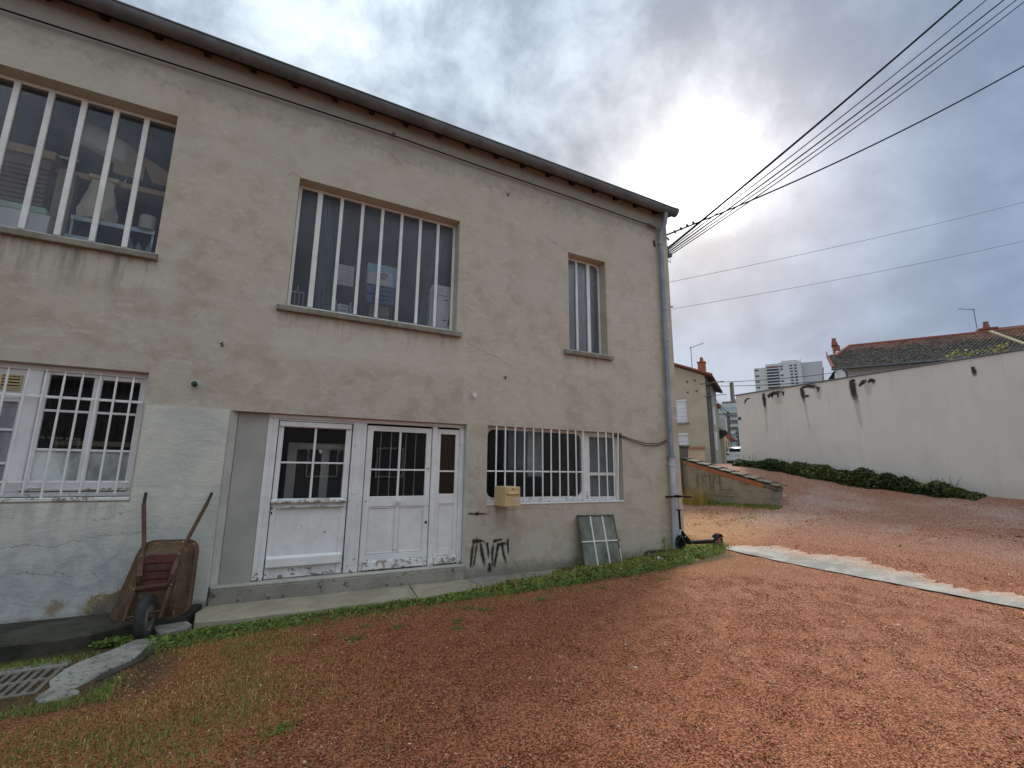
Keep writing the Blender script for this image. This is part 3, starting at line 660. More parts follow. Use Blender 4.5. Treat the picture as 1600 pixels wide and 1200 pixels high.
for k in range(20):
    xx = 6.95-.72*k; j = MB(); lo = [(xx, -.21+.109*math.cos(th), 7.56+.139*math.sin(th)) for th in [math.pi+math.pi*q/n for q in range(n+1)]]
    hi = [(xx, -.21+.104*math.cos(th), 7.56+.134*math.sin(th)) for th in [math.pi*2-math.pi*q/n for q in range(n+1)]]
    j.prism(lo+hi, (.022, 0, 0)); j.build('gutter_joint', M['zinc'], gut)
MB().lathe([(.001, 0), (.105, 0), (.105, .012), (.001, .012)], (XR+.1, -.21, 7.545), 'x', 20).build('gutter_end', M['zinc'], gut)
dp = MB().tube([(7.40, -.21, 7.45), (7.40, -.21, 7.32), (7.385, -.18, 7.19), (7.35, -.11, 7.04), (7.335, -.085, 6.92), (7.30, -.085, 3.0), (7.295, -.085, 1.95)], .05, 14).build('drainpipe', M['pipe'], B, smooth=True)
MB().tube([(7.295, -.09, 1.97), (7.28, -.09, 1.0), (7.27, -.09, .14)], .056, 14).build('lower_pipe', M['pipe_low'], dp, smooth=True)
for z_, r_ in ((6.72, .058), (4.9, .057), (4.45, .058), (2.62, .056), (1.97, .075), (1.8, .070), (.98, .07), (.86, .07)):
    MB().tube([(7.318 if z_ > 3 else 7.293, -.087, z_-.025), (7.318 if z_ > 3 else 7.293, -.087, z_+.025)], r_, 14).build('pipe_collar', M['pipe'] if z_ > 1.9 else M['pipe_low'], dp, smooth=True)

# sills
for x0, x1, zf, zb in ((-4.05, -1.56, 4.33, 4.42), (-.15, 2.63, 3.92, 4.0), (4.73, 5.87, 3.91, 3.98)):
    MB().prism([(x0, -.08, zf-.075), (x0, -.08, zf), (x0, .0, zf+.025), (x0, .0, zf-.075)], (x1-x0, 0, 0)).build('window_sill', M['concrete'], B, .006)
    hx = [h for h in holes if h[0] > x0 and h[1] < x1+.02][0]
    MB().prism([(hx[0]+.003, .002, zf-.06), (hx[0]+.003, .002, zf+.026), (hx[0]+.003, .3, zb+.03), (hx[0]+.003, .3, zf-.06)], (hx[1]-hx[0]-.006, 0, 0)).build('sill_slope', M['concrete'], B)

# upper steel windows: posts and panes
def steel_window(hole, bars, zt, zb, gmat, frame_w=.035, bw=.05, wide=()):
    x0, x1 = hole[0]+.004, hole[1]-.004
    f_ = MB(); y0, y1 = .2, .235
    f_.box(x0, x0+frame_w, y0, y1, zb, zt); f_.box(x1-frame_w, x1, y0, y1, zb, zt)
    f_.box(x0+frame_w, x1-frame_w, y0, y1, zt-.04, zt); f_.box(x0+frame_w, x1-frame_w, y0, y1, zb, zb+.025)
    W = f_.build('window', M['paint_steel'], B, .003)
    ed = [x0+frame_w]
    for i, xb in enumerate(bars):
        q = bw*1.5 if i in wide else bw
        MB().box(xb-q/2, xb+q/2, y0-.012, y1-.004, zb+.027, zt-.042).build('glazing_bar', M['paint_steel'], W, .004); ed += [xb-q/2, xb+q/2]
    ed.append(x1-frame_w)
    for a, b_ in zip(ed[::2], ed[1::2]):
        MB().box(a-.004, b_+.004, y1-.024, y1-.019, zb+.02, zt-.036).build('pane', gmat, W)
    return W
steel_window(holes[0], [-3.59, -3.265, -2.945, -2.625, -2.295, -1.97], 6.398, 4.42, M['glass_up'], bw=.06)
steel_window(holes[1], [.285, .61, .935, 1.255, 1.58, 1.905, 2.225], 5.983, 4.005, M['glass_cast'], .045, bw=.05, wide=(0,))
W3 = steel_window(holes[2], [5.19, 5.485], 5.953, 3.985, M['glass_cast'], .045, bw=.05, wide=(1,))
MB().prism([(5.66, .185, 5.91), (5.75, .185, 5.80), (5.765, .185, 5.81), (5.68, .185, 5.92)], (0, .01, 0)).build('corner_brace', M['paint_steel'], W3)

# ground-floor windows -------------------------------------------------
def framed(mb_, x0, x1, z0, z1, y0, y1, st):       # rectangular ring (st: left, right, bottom, top widths)
    l, r_, b_, t_ = st
    mb_.box(x0, x0+l, y0, y1, z0, z1); mb_.box(x1-r_, x1, y0, y1, z0, z1)
    mb_.box(x0+l, x1-r_, y0, y1, z0, z0+b_); mb_.box(x0+l, x1-r_, y0, y1, z1-t_, z1); return mb_
# left window: two timber units in a thick old frame
fL = MB(); fL.box(-4.59, -1.465, .12, .22, 2.735, 2.798); fL.box(-4.59, -1.465, .10, .22, 1.302, 1.355); fL.box(-1.53, -1.465, .12, .22, 1.356, 2.733)
fL.box(-2.585, -2.45, .10, .22, 1.356, 2.733); fL.box(-3.62, -3.5, .10, .22, 1.356, 2.733)
WL = fL.build('window', M['paint_win'], B, .006); tag(WL, 'flaking white timber window behind pointed bars')
c_ = MB(); framed(c_, -2.448, -1.962, 1.358, 2.731, .135, .18, (.05, .036, .11, .03)); framed(c_, -1.958, -1.532, 1.358, 2.731, .135, .18, (.036, .02, .11, .05))
for z_ in (2.28, 1.83): c_.box(-2.396, -2.0, .138, .176, z_-.014, z_+.014); c_.box(-1.92, -1.554, .138, .176, z_-.014, z_+.014)
c_.build('casement', M['paint_win'], WL, .004)
for xa, xb in ((-2.396, -2.0), (-1.92, -1.554)):
    for za, zb, gm in ((2.296, 2.70, 'glass'), (1.846, 2.264, 'glass'), (1.47, 1.814, 'glass_frost')):
        MB().box(xa-.004, xb+.004, .158, .162, za-.003, zb+.004).build('pane', M[gm], WL)
MB().box(-2.46, -1.52, .085, .134, 1.366, 1.40).build('drip_board', M['paint_worn'], WL, .006)
c_ = MB(); framed(c_, -3.498, -2.588, 1.358, 2.392, .135, .18, (.06, .03, .07, .035)); c_.box(-3.06, -3.02, .136, .178, 1.43, 2.355)
for z_ in (2.04, 1.67): c_.box(-3.438, -3.062, .138, .176, z_-.014, z_+.014); c_.box(-3.018, -2.62, .138, .176, z_-.014, z_+.014)
c_.build('casement', M['paint_win'], WL, .004)
for xa, xb in ((-3.44, -3.06), (-3.02, -2.618)):
    for za, zb in ((2.054, 2.357), (1.684, 2.026), (1.428, 1.656)): MB().box(xa-.002, xb+.002, .158, .162, za, zb).build('pane', M['glass_grey'], WL)
MB().box(-3.498, -2.588, .14, .175, 2.396, 2.731).build('top_panel', M['paint_win'], WL, .004)
vt = MB(); framed(vt, -2.80, -2.625, 2.485, 2.665, .118, .139, (.015, .015, .018, .018)); V_ = vt.build('vent', M['vent_y'], WL, .003)
vs_ = MB()
for k in range(4):
    z_ = 2.51+k*.036; vs_.prism([(-2.784, .118, z_), (-2.784, .136, z_+.022), (-2.784, .138, z_+.026), (-2.784, .120, z_+.006)], (.143, 0, 0))
vs_.box(-2.784, -2.641, .1385, .1395, 2.504, 2.646, mi=1); vs_.build('vent_slats', [M['vent_y'], M['car_black']], WL)
MB().box(-4.59, -1.45, -.02, .10, 1.255, 1.30).build('sill_board', M['paint_worn'], WL, .008)
gr = MB().box(-4.59, -1.47, .02, .045, 2.41, 2.44).build('window_grille', M['paint_bar'], B, .003)
MB().box(-4.59, -1.49, .02, .045, 1.457, 1.482).build('rail', M['paint_bar'], gr, .003)
for k in range(19):
    xx = -1.595-.158*k; zb = 1.335-(.065 if k == 4 else 0)+random.uniform(-.006, .006); dx_ = random.uniform(-.004, .004)
    q = MB().tube([(xx, .0, zb), (xx+dx_, .0, 2.64)], .0115, 8); q.tube([(xx+dx_, .0, 2.64), (xx+dx_, .0, 2.735)], [.0115, .002], 8)
    q.build('bar', M['paint_bar'], gr)

# plaster patch (proud of the render) and the splayed jamb
pm_ = MB()
pm_.prism([(-7.0, -.018, -.3), (-.56, -.018, -.3), (-.545, -.006, -.3), (-.545, -.001, -.3), (-7.0, -.001, -.3)], (0, 0, 1.54)); 
pm_.prism([(-1.44, -.018, 1.2405), (-.56, -.018, 1.2405), (-.545, -.006, 1.2405), (-.545, -.001, 1.2405), (-1.44, -.001, 1.2405)], (0, 0, 1.155))
pm_.build('plaster_patch', M['patch'], B)
MB().prism([(-.538, .0, .205), (-.538, .12, .205), (-.452, .12, .205), (-.462, .085, .205)], (0, 0, 2.18)).build('door_jamb', M['reveal'], B)
bx('blocked_panel', M['infill'], B, -.451, -.098, .098, .2, .205, 2.385)
bx('right_jamb', M['reveal'], B, 2.80, 2.819, .003, .2, .205, 2.386)
MB().box(-.53, 2.83, -.035, .12, -.1, .172).build('doorstep', M['step'], B, .012)
MB().box(-.525, 2.825, -.03, .19, .174, .203).build('step_top', M['step_top'], B, .006)

# doors -----------------------------------------------------------------
df = MB(); Y0, Y1 = .095, .2
for a, b_ in ((-.095, .035), (1.03, 1.225), (2.72, 2.798)): df.box(a, b_, Y0, Y1, .206, 2.33)
df.box(-.095, 2.798, Y0, Y1, 2.332, 2.388); df.box(2.255, 2.335, Y0+.005, Y1, .206, 2.33)
df.box(.095-.06, 1.03, Y0+.015, Y1, 2.306, 2.33)
DF = df.build('door_frame', M['paint_door'], B, .008)
for xx in (-.02, 1.075, 1.17): MB().box(xx-.012, xx+.012, Y0-.012, Y0-.001, .21, 2.325).build('frame_moulding', M['paint_door'], DF, .005)
def leaf(name, x0, x1, gx, gz_, rail, panels, kick, label=None):
    d = MB(); y0, y1 = .125, .168
    (ga, gb), (z0, z1) = gx, gz_
    d.box(x0, ga, y0, y1, .212, 2.30); d.box(gb, x1, y0, y1, .212, 2.30); d.box(ga, gb, y0, y1, z1, 2.30); d.box(ga, gb, y0, y1, panels[0][3] if panels else .3, z0)
    D = d.build(name, M['paint_door'], B, .005)
    if label: tag(D, label)
    return D
# left leaf
D1 = leaf('door', .045, 1.015, (.11, .935), (1.24, 2.22), 1.73, [(.11, .93, .30, 1.10)], None, 'left white door leaf with weather boards and four panes')
MB().box(.11, .512, .142, .16, .213, 1.098).build('panel', M['paint_door'], D1); MB().box(.533, .935, .142, .16, .213, 1.098).build('panel', M['paint_door'], D1)
MB().box(.512, .533, .134, .16, .213, 1.098).build('centre_strip', M['paint_door'], D1, .003)
MB().box(.507, .537, .13, .162, 1.241, 2.219).build('glazing_bar', M['paint'], D1, .004)
for a, b_ in ((.111, .506), (.538, .934)): MB().box(a, b_, .131, .161, 1.715, 1.74).build('glazing_bar', M['paint'], D1, .004)
for a, b_ in ((.111, .507), (.537, .934)):
    for za, zb in ((1.241, 1.714), (1.741, 2.219)): MB().box(a, b_, .148, .152, za, zb).build('pane', M['glass'], D1)
MB().prism([(.04, .124, 1.245), (.04, .06, 1.222), (.04, .06, 1.185), (.04, .124, 1.17)], (.96, 0, 0)).build('weather_board', M['paint_worn'], D1, .006)
MB().box(.15, .98, .085, .123, 1.12, 1.142).build('drip_strip', M['paint_worn'], D1, .006)
MB().prism([(.05, .124, .50), (.05, .07, .475), (.05, .07, .36), (.05, .124, .35)], (.945, 0, 0)).build('kick_board', M['paint_door'], D1, .008)
MB().box(.05, 1.005, .09, .123, 2.225, 2.295).build('head_board', M['paint_door'], D1, .006)
for z_ in (1.10, 1.04): MB().box(.052, .068, .119, .126, z_, z_+.03).build('keyhole', M['iron'], D1)
# right leaf
D2 = leaf('door', 1.24, 2.245, (1.33, 2.16), (1.25, 2.22), 1.64, [(1.3, 2.2, .3, 1.10)], None, 'right white door leaf with flaking kick board')
MB().box(1.33, 2.16, .127, .166, .213, .425).build('bottom_rail', M['paint_door'], D2, .004)
MB().box(1.722, 1.78, .127, .166, .427, 1.098).build('centre_stile', M['paint_door'], D2, .004)
for a, b_ in ((1.33, 1.721), (1.781, 2.16)):
    MB().box(a, b_, .145, .158, .426, 1.099).build('panel', M['paint_door'], D2)
    q = MB(); framed(q, a+.003, b_-.003, .430, 1.096, .134, .1445, (.022, .022, .022, .022)); q.build('panel_moulding', M['paint_door'], D2, .006)
MB().box(1.727, 1.76, .13, .162, 1.251, 2.219).build('glazing_bar', M['paint'], D2, .004)
for a, b_ in ((1.331, 1.726), (1.761, 2.159)):
    MB().box(a, b_, .131, .161, 1.63, 1.655).build('glazing_bar', M['paint'], D2, .004)
    for za, zb in ((1.251, 1.629), (1.656, 2.219)): MB().box(a, b_, .148, .152, za, zb).build('pane', M['glass'], D2)
for xx in (1.47, 1.63, 1.86, 2.02): MB().tube([(xx, .24, 1.22), (xx, .24, 2.25)], .009, 6).build('inner_bar', M['steel'], D2)
MB().prism([(1.285, .124, .345), (1.285, .09, .335), (1.285, .085, .225), (1.285, .124, .215)], (.885, 0, 0)).build('kick_board', M['paint_worn'], D2, .006)
MB().lathe([(.0, -.06), (.03, -.055), (.038, -.04), (.03, -.022), (.014, -.015), (.014, 0), (.03, .002), (.03, .006)], (1.755, .119, 1.175), 'y', 16).build('knob', M['paint'], D2, smooth=True)
for xx, z_ in ((2.205, 1.67), (2.205, .85)): MB().lathe([(.0, -.012), (.016, -.012), (.02, -.006), (.02, 0)], (xx, .124, z_), 'y', 14).build('lock', M['iron'] if z_ < 1 else M['vent_y'], D2)
MB().box(2.193, 2.217, .118, .1245, 1.16, 1.20).build('escutcheon', M['white'], D2)
# fixed side light
q = MB(); y0, y1 = .128, .168
q.box(2.337, 2.40, y0, y1, .212, 2.30); q.box(2.655, 2.719, y0, y1, .212, 2.30); q.box(2.40, 2.655, y0, y1, 2.22, 2.30); q.box(2.40, 2.655, y0, y1, 1.12, 1.275); q.box(2.40, 2.655, y0, y1, .335, .42)
SL = q.build('side_light', M['paint_door'], B, .005)
MB().box(2.40, 2.655, .145, .158, .421, 1.119).build('panel', M['paint_door'], SL)
q = MB(); framed(q, 2.403, 2.652, .424, 1.116, .136, .1445, (.016, .016, .016, .016)); q.build('panel_moulding', M['paint_door'], SL, .005)
MB().box(2.401, 2.654, .131, .161, 1.615, 1.64).build('glazing_bar', M['paint'], SL, .004)
for za, zb in ((1.276, 1.614), (1.641, 2.219)): MB().box(2.401, 2.654, .148, .152, za, zb).build('pane', M['glass_amber'], SL)
MB().prism([(2.345, .127, .335), (2.345, .095, .325), (2.345, .09, .225), (2.345, .127, .215)], (.365, 0, 0)).build('kick_board', M['paint_worn'], SL, .006)
cu = bpy.data.curves.new('numeral', 'FONT'); cu.body = '9'; cu.size = .085; cu.extrude = .0006; cu.materials.append(M['sticker'])
no = as_mesh('numeral', cu); no.parent = D1; no.location = (.585, .1455, 1.86); no.rotation_euler = (R_(90), 0, 0)

# right barred window ----------------------------------------------------
q = MB(); q.box(3.175, 3.23, .13, .2, 1.113, 2.39); q.box(5.185, 5.335, .12, .2, 1.113, 2.39); q.box(6.03, 6.066, .12, .2, 1.113, 2.39)
q.box(3.23, 5.185, .13, .2, 1.113, 1.20); q.box(3.23, 5.185, .13, .2, 2.345, 2.39); q.box(5.335, 6.03, .12, .2, 2.34, 2.39); q.box(5.335, 6.03, .12, .2, 1.113, 1.15)
for cx, cz, sx, sz in ((3.23, 2.345, 1, -1), (5.185, 2.345, -1, -1), (3.23, 1.20, 1, 1), (5.185, 1.20, -1, 1)):   # rounded inner corners
    r_ = .12; pts = [(cx, .132, cz)]+[(cx+sx*r_*(1-math.cos(th)), .132, cz+sz*r_*(1-math.sin(th))) for th in [R_(a) for a in range(0, 91, 15)]]
    q.prism(pts, (0, .06, 0))
WR = q.build('window', M['paint_win'], B, .003); tag(WR, 'wide white shop window behind plain vertical bars')
MB().box(3.226, 5.189, .158, .163, 1.195, 2.35).build('pane', M['glass'], WR)
q = MB(); framed(q, 5.338, 6.027, 1.153, 2.337, .13, .17, (.035, .035, .03, .03)); q.box(5.373, 5.992, .132, .168, 1.575, 1.63); q.build('casement', M['paint'], WR, .004)
for za, zb in ((1.184, 1.574), (1.631, 2.306)): MB().box(5.374, 5.991, .148, .152, za, zb).build('pane', M['glass'], WR)
q = MB()
for k in range(56): z_ = 1.16+k*.0208; q.prism([(5.35, .25, z_), (5.35, .265, z_+.014), (5.35, .267, z_+.016), (5.35, .252, z_+.002)], (.66, 0, 0))
tag(q.build('blind', M['blind'], WR), kind='stuff')
MB().box(3.172, 6.068, -.012, .125, 1.085, 1.111).build('sill_board', M['paint'], WR, .005)
gr2 = MB().box(3.172, 5.14, .022, .04, 1.625, 1.65).build('window_grille', M['paint_bar'], B, .003)
for xx in (3.34, 3.51, 3.70, 3.885, 4.065, 4.25, 4.43, 4.61, 4.79, 4.97, 5.14, 5.49, 5.68, 5.855, 5.985):
    a = random.uniform(-.006, .006); lean = .06 if xx == 5.985 else 0
    MB().tube([(xx+a-lean, .008, 1.112), (xx-lean*.0, .008, 2.392)], .0135, 8).build('bar', M['paint_bar'], gr2)
cw = MB()
for k in range(14):
    x_ = 4.14+k*.022; cw.quad([(x_, .35+.02*(k % 2), 1.55), (x_+.022, .35+.02*((k+1) % 2), 1.55), (x_+.022, .35+.02*((k+1) % 2), 2.36), (x_, .35+.02*(k % 2), 2.36)])
tag(cw.build('curtain', M['curt_w']), 'greyish net curtain strip behind the wide barred window', 'curtain')

# graffiti (flat spray paint on the wall)
gf = MB(); sd = (0, -1, 0); Y = -.003
for pts, wd in ([[(2.84, Y, .965), (3.0, Y, .96), (3.12, Y, .955), (3.26, Y, .945)], [.03, .045, .03, .02]], [[(2.98, Y, .965), (3.06, Y, .955)], [.07, .07]],
                [[(2.92, Y-.0005, .13), (2.94, Y-.0005, .4), (2.97, Y-.0005, .56)], [.03, .07, .08]], [[(2.93, Y-.001, .53), (3.02, Y-.001, .545), (3.12, Y-.001, .535), (3.2, Y-.001, .5)], [.1, .08, .05, .06]],
                [[(3.08, Y, .52), (3.12, Y, .32), (3.18, Y, .1)], [.06, .08, .06]], [[(3.19, Y-.0015, .52), (3.22, Y-.0015, .38), (3.23, Y-.0015, .22)], [.06, .05, .03]], [[(3.02, Y-.0005, .5), (2.99, Y-.0005, .28), (2.95, Y-.0005, .08)], [.05, .04, .06]],
                [[(3.30, Y, .12), (3.29, Y, .35), (3.32, Y, .55)], [.04, .07, .06]], [[(3.30, Y-.0005, .52), (3.40, Y-.0005, .535), (3.5, Y-.0005, .55)], [.06, .06, .05]],
                [[(3.38, Y-.001, .46), (3.48, Y-.001, .47), (3.58, Y-.001, .475)], [.07, .07, .05]], [[(3.40, Y, .5), (3.36, Y, .28), (3.32, Y, .05)], [.07, .06, .06]], [[(3.46, Y-.0015, .5), (3.50, Y-.0015, .3), (3.56, Y-.0015, .1)], [.05, .06, .03]], [[(3.57, Y-.0005, .56), (3.575, Y-.0005, .42), (3.59, Y-.0005, .25)], [.06, .05, .03]], [[(3.25, Y-.002, .2), (3.25, Y-.002, .1), (3.26, Y-.002, .03)], [.06, .1, .1]]):
    pp = []; ww = []
    for k in range(len(pts)-1):
        for j in range(4):
            a = j/4; pp.append(tuple(np.array(pts[k])*(1-a)+np.array(pts[k+1])*a)); ww.append(wd[k]*(1-a)+wd[k+1]*a)
    pp.append(pts[-1]); ww.append(wd[-1]); gf.ribbon(pp, [v*1.5 for v in ww], sd)
tag(gf.build('graffiti', M['spray'], B), 'black sprayed legs of two letters beside the doorstep', kind='stuff')

# fittings on the facade
def fit(name, label, cat, grp=None): return thing(name, label, cat, (0, 0, 0), 0, grp)
o = MB().lathe([(.0, -.10), (.02, -.097), (.035, -.08), (.035, -.055), (.022, -.045), (.03, -.03), (.02, -.012), (.012, -.001)], (-.97, 0, 2.69), 'y', 16).build('insulator', M['greenball'], None, smooth=True); tag(o, 'green porcelain insulator on the wall above the wheelbarrow', 'insulator')
def hook(x, z, lab):
    q = MB().tube([(x, -.001, z), (x, -.04, z), (x+.008, -.05, z+.012), (x+.016, -.04, z+.026)], .007, 6); q.tube([(x-.018, -.006, z+.018), (x+.02, -.006, z-.012)], .007, 6); q.tube([(x+.005, -.012, z), (x+.006, -.02, z-.035)], .006, 6)
    tag(q.build('wall_hook', M['iron']), lab, 'hook', 'iron hooks left in the facade')
hook(-.74, 3.26, 'rusty iron hook in the wall left of the middle upper window'); hook(3.49, 6.79, 'rusty iron hook high between the two right upper windows, under the eaves'); hook(3.48, 3.25, 'rusty iron hook in the wall above the wide barred window')
q = thing('wall_spotlight', 'tiny white spotlight on the wall above the side light of the door', 'lamp', (2.88, 0, 2.87))
MB().tube([(0, -.001, .02), (0, -.05, .02)], .012, 8).build('bracket', M['iron'], q); MB().lathe([(.012, -.05), (.035, -.055), (.04, -.10), (.03, -.105), (0, -.1)], (0, 0, 0), 'y', 12).build('lamp_head', M['white'], q, smooth=True)
def cable(name, pts, r, label, cat='cable', grp=None, sag=0, n=24, mat='cable'):
    pts = [Vector(p) for p in pts]
    if len(pts) == 2 and sag:
        a, b_ = pts; pts = [a.lerp(b_, k/n)-Vector((0, 0, sag*4*(k/n)*(1-k/n))) for k in range(n+1)]
    o_ = MB().tube(pts, r, 6).build(name, M[mat], None, smooth=True); tag(o_, label, cat, grp); return o_
cable('facade_cable', [(-7, -.05, 7.06), (-3.4, -.05, 7.10), (-.74, -.05, 7.16), (1.3, -.055, 7.185), (2.7, -.05, 7.165), (5, -.05, 7.15), (7.0, -.05, 7.12), (7.12, -.06, 7.08)], .012, 'black cable running along the facade just below the gutter')
q = thing('cable_clamp', 'dark porcelain clamp carrying the facade cable between left and middle windows', 'clamp', (1.3, 0, 7.2))
MB().tube([(0, -.001, .05), (0, -.06, .03)], .01, 6).build('pin', M['iron'], q); MB().lathe([(.012, .03), (.03, .02), (.022, 0), (.03, -.02), (.012, -.04)], (0, -.06, 0), 'z', 10).build('porcelain', M['insul'], q)
q = MB()
for k in range(4): q.lathe([(.008, -.02), (.035, -.01), (.035, .01), (.008, .02)], (7.0+k*.07, -.06, 7.12-k*.012), 'x', 10)
q.tube([(6.9, -.06, 7.13), (7.3, -.06, 7.07), (7.45, -.05, 7.15)], .012, 6); tag(q.build('strain_insulator', M['insul']), 'dark strain insulators ending the facade cable at the drainpipe', 'insulator')
cable('slack_cable', [(5.9, .1, 2.36), (6.1, -.02, 2.34), (6.35, -.03, 2.27), (6.7, -.03, 2.21), (7.0, -.03, 2.22), (7.24, -.04, 2.31)], .008, 'upper of two black cables sagging from the barred window to the drainpipe', grp='slack cables by the drainpipe')
cable('slack_cable', [(5.9, .11, 2.33), (6.1, -.02, 2.31), (6.35, -.035, 2.23), (6.7, -.035, 2.165), (7.0, -.035, 2.18), (7.24, -.045, 2.28)], .008, 'lower of two black cables sagging from the barred window to the drainpipe', grp='slack cables by the drainpipe')
q = MB().box(7.19, 7.235, -.02, -.001, 6.66, 6.80); tag(q.build('wall_clip', M['iron']), 'small black iron clip beside the top of the drainpipe', 'clip')
q = MB().tube([(XR-.01, .25, 5.35), (XR+.28, .2, 5.42)], .018, 8); tag(q.build('iron_rod', M['grate']), 'grey iron rod sticking out past the building corner', 'rod')
br = MB()
br.tube([(XR-.01, .12, 7.16), (XR+.18, .1, 7.02)], .02, 6); br.tube([(XR-.01, .15, 6.75), (XR+.16, .14, 6.75)], .022, 6); br.box(XR+.05, XR+.14, .08, .2, 6.70, 6.84); br.box(XR+.16, XR+.26, .1, .2, 6.62, 6.70)
br.tube([(XR+.1, .14, 6.72), (XR+.16, .14, 6.5), (XR+.24, .14, 6.48), (XR+.22, .14, 6.66)], .008, 5)
tag(br.build('cable_bracket', M['insul']), 'dark iron bracket with service clamps on the building corner', 'bracket')
C_ = np.array((0, -7, 1.63))
ends = [(14.9, -3.7, 13.95), (15.45, -3.87, 13.95), (15.8, -4.1, 13.95), (16.05, -4.22, 13.95), (16.25, -4.3, 13.95)]
labs = ['thickest topmost cable of the bundle leaving the building corner', 'second thin cable of the bundle leaving the building corner', 'middle cable of the bundle leaving the building corner', 'fourth cable of the bundle leaving the building corner', 'lowest cable of the bundle leaving the building corner']
A_ = np.array((XR+.12, .15, 6.72))
for k, e in enumerate(ends):
    e = np.array(e); e2 = A_+(e-A_)*1.35; a = A_+np.array((.05, 0, .1-.05*k))
    cable('overhead_cable', [tuple(a), tuple(e2)], (.026, .012, .016, .012, .012)[k], labs[k], 'cable', 'cables leaving the building corner', sag=.10+.03*k, n=20)
a = np.array((XR+.05, .1, 7.10)); e = np.array((16.2, -4.25, 12.25)); e2 = a+(e-a)*1.3
cable('overhead_cable', [tuple(a), tuple(e2)], .018, 'single thick cable strung from insulators below the gutter end', 'cable', 'cables leaving the building corner', sag=.35)
q = MB(); dv_ = (e2-a)/np.linalg.norm(e2-a)
for k in range(4):
    c = a+dv_*(.28+.17*k)-np.array((0, 0, .03)); q.tube([tuple(c-dv_*.03), tuple(c), tuple(c+dv_*.03)], [.012, .045, .012], 8)
tag(q.build('strain_insulator', M['insul']), 'chain of grey insulators on the cable below the gutter end', 'insulator')
cable('telephone_wire', [(20.42, 14.24, 13.58), (58.84, 3.13, 26.01)], .012, 'upper of two thin wires crossing the sky on the right', 'wire', 'thin wires crossing the sky', sag=.25)
cable('telephone_wire', [(20.58, 14.52, 11.89), (59.17, 3.7, 22.59)], .012, 'lower of two thin wires crossing the sky on the right', 'wire', 'thin wires crossing the sky', sag=.3)

# ------------------------------------------------------------------ things behind the windows
def lt(o_, label, cat, grp=None): return tag(o_, label, cat, grp)
q = thing('cushion', 'pale green cushion hanging behind the upper left window', 'cushion', (-2.55, .85, 6.2)); pil = MB()
nu, nv = 14, 10
for i in range(nu+1):
    for j in range(nv+1):
        u, v = i/nu*2-1, j/nv*2-1; th = .11*((1-u**4)*(1-v**4))**.5; pil.v.append((u*.30*(1-.08*v*v), -th, v*.20*(1-.08*u*u)-.10*u))
for i in range(nu):
    for j in range(nv): a0 = i*(nv+1)+j; pil.f.append((a0, a0+nv+1, a0+nv+2, a0+1)); pil.mi.append(0)
N1 = len(pil.v); pil.v += [(x, -y*.6, z) for x, y, z in pil.v]; pil.f += [tuple(N1+k for k in reversed(fc)) for fc in list(pil.f)]; pil.mi += [0]*(len(pil.f)-len(pil.mi))
pil.build('cover', M['pillow'], q, smooth=True); MB().tube([(.32, .02, -.05), (.33, .03, -.25), (.27, .03, -.5)], .012, 6).build('strap', M['white'], q); MB().tube([(0, 0, .15), (0, .3, 1.2)], .01, 5).build('cord', M['cable'], q)
q = thing('slatted_crate', 'brown corrugated stack behind the left panes of upper window', 'crate', (-3.25, .62, 4.45)); MB().box(-.42, .28, .0, .3, 0, 1.18).build('body', M['brown_slat'], q)
for k in range(15): MB().box(-.42, .285, -.035, -.002, .1+k*.066, .1+k*.066+.034).build('slat', M['brown_slat'], q)
MB().box(-.45, .32, -.05, .3, 1.181, 1.29).build('top_board', M['palewood'], q)
q = thing('storage_box', 'white box with pale green lid on the upper left sill', 'box', (-3.05, .36, 4.42)); MB().box(-.5, .27, 0, .22, 0, .33).build('body', M['cbox_w'], q, .006); MB().box(-.5, .22, .01, .21, .331, .43).build('lid', M['lgreen'], q, .02)
lt(MB().box(-2.87, -2.68, .55, .68, 3.27, 5.50).build('timber_post', M['graywood'], None, .006), 'grey timber post standing inside the upper left window', 'post')
lt(MB().box(-3.1, -1.62, .75, 1.15, 5.55, 5.63).build('shelf_board', M['palewood'], None, .004), 'pale shelf board crossing inside the upper left window', 'shelf')
lt(MB().prism([(-2.46, .80, 6.32), (-1.78, .80, 5.98), (-1.64, .80, 5.99), (-1.64, .80, 5.74), (-2.40, .80, 5.77)], (0, .03, 0)).build('plywood_sheet', M['palewood']), 'pale triangular plywood offcut leaning in the upper left window', 'board')
lt(MB().prism([(-2.06, .785, 5.98), (-1.96, .785, 5.76), (-1.80, .785, 5.73), (-1.83, .785, 5.68), (-2.06, .785, 5.72)], (0, .012, 0)).build('scrap_plate', M['iron']), 'small dark metal scrap in front of the plywood offcut', 'scrap')
lt(MB().box(-3.2, -2.85, .98, 1.02, 5.9, 5.94).build('tube_lamp', M['white'], None, .01), 'thin white unlit tube behind the upper left window', 'tube')
q = thing('paper_bag', 'crumpled beige paper bag with folded top inside upper left window', 'bag', (-2.4, .55, 4.87)); b2 = MB()
prof_ = [(.20, .13, 0), (.21, .14, .12), (.19, .12, .25), (.17, .09, .38), (.13, .06, .5), (.12, .03, .6)]
for (a, c, h) in prof_:
    for k in range(12): th = 2*math.pi*k/12; b2.v.append((a*math.cos(th)*(1+.1*random.uniform(-1, 1)), c*math.sin(th)*(1+.15*random.uniform(-1, 1)), h))
for i in range(5):
    for k in range(12): b2.f.append((i*12+k, i*12+(k+1) % 12, (i+1)*12+(k+1) % 12, (i+1)*12+k)); b2.mi.append(0)
b2.build('sack', M['beigebag'], q); MB().box(-.15, .17, -.05, .05, .6, .66).build('folded_top', M['vent_y'], q, .01)
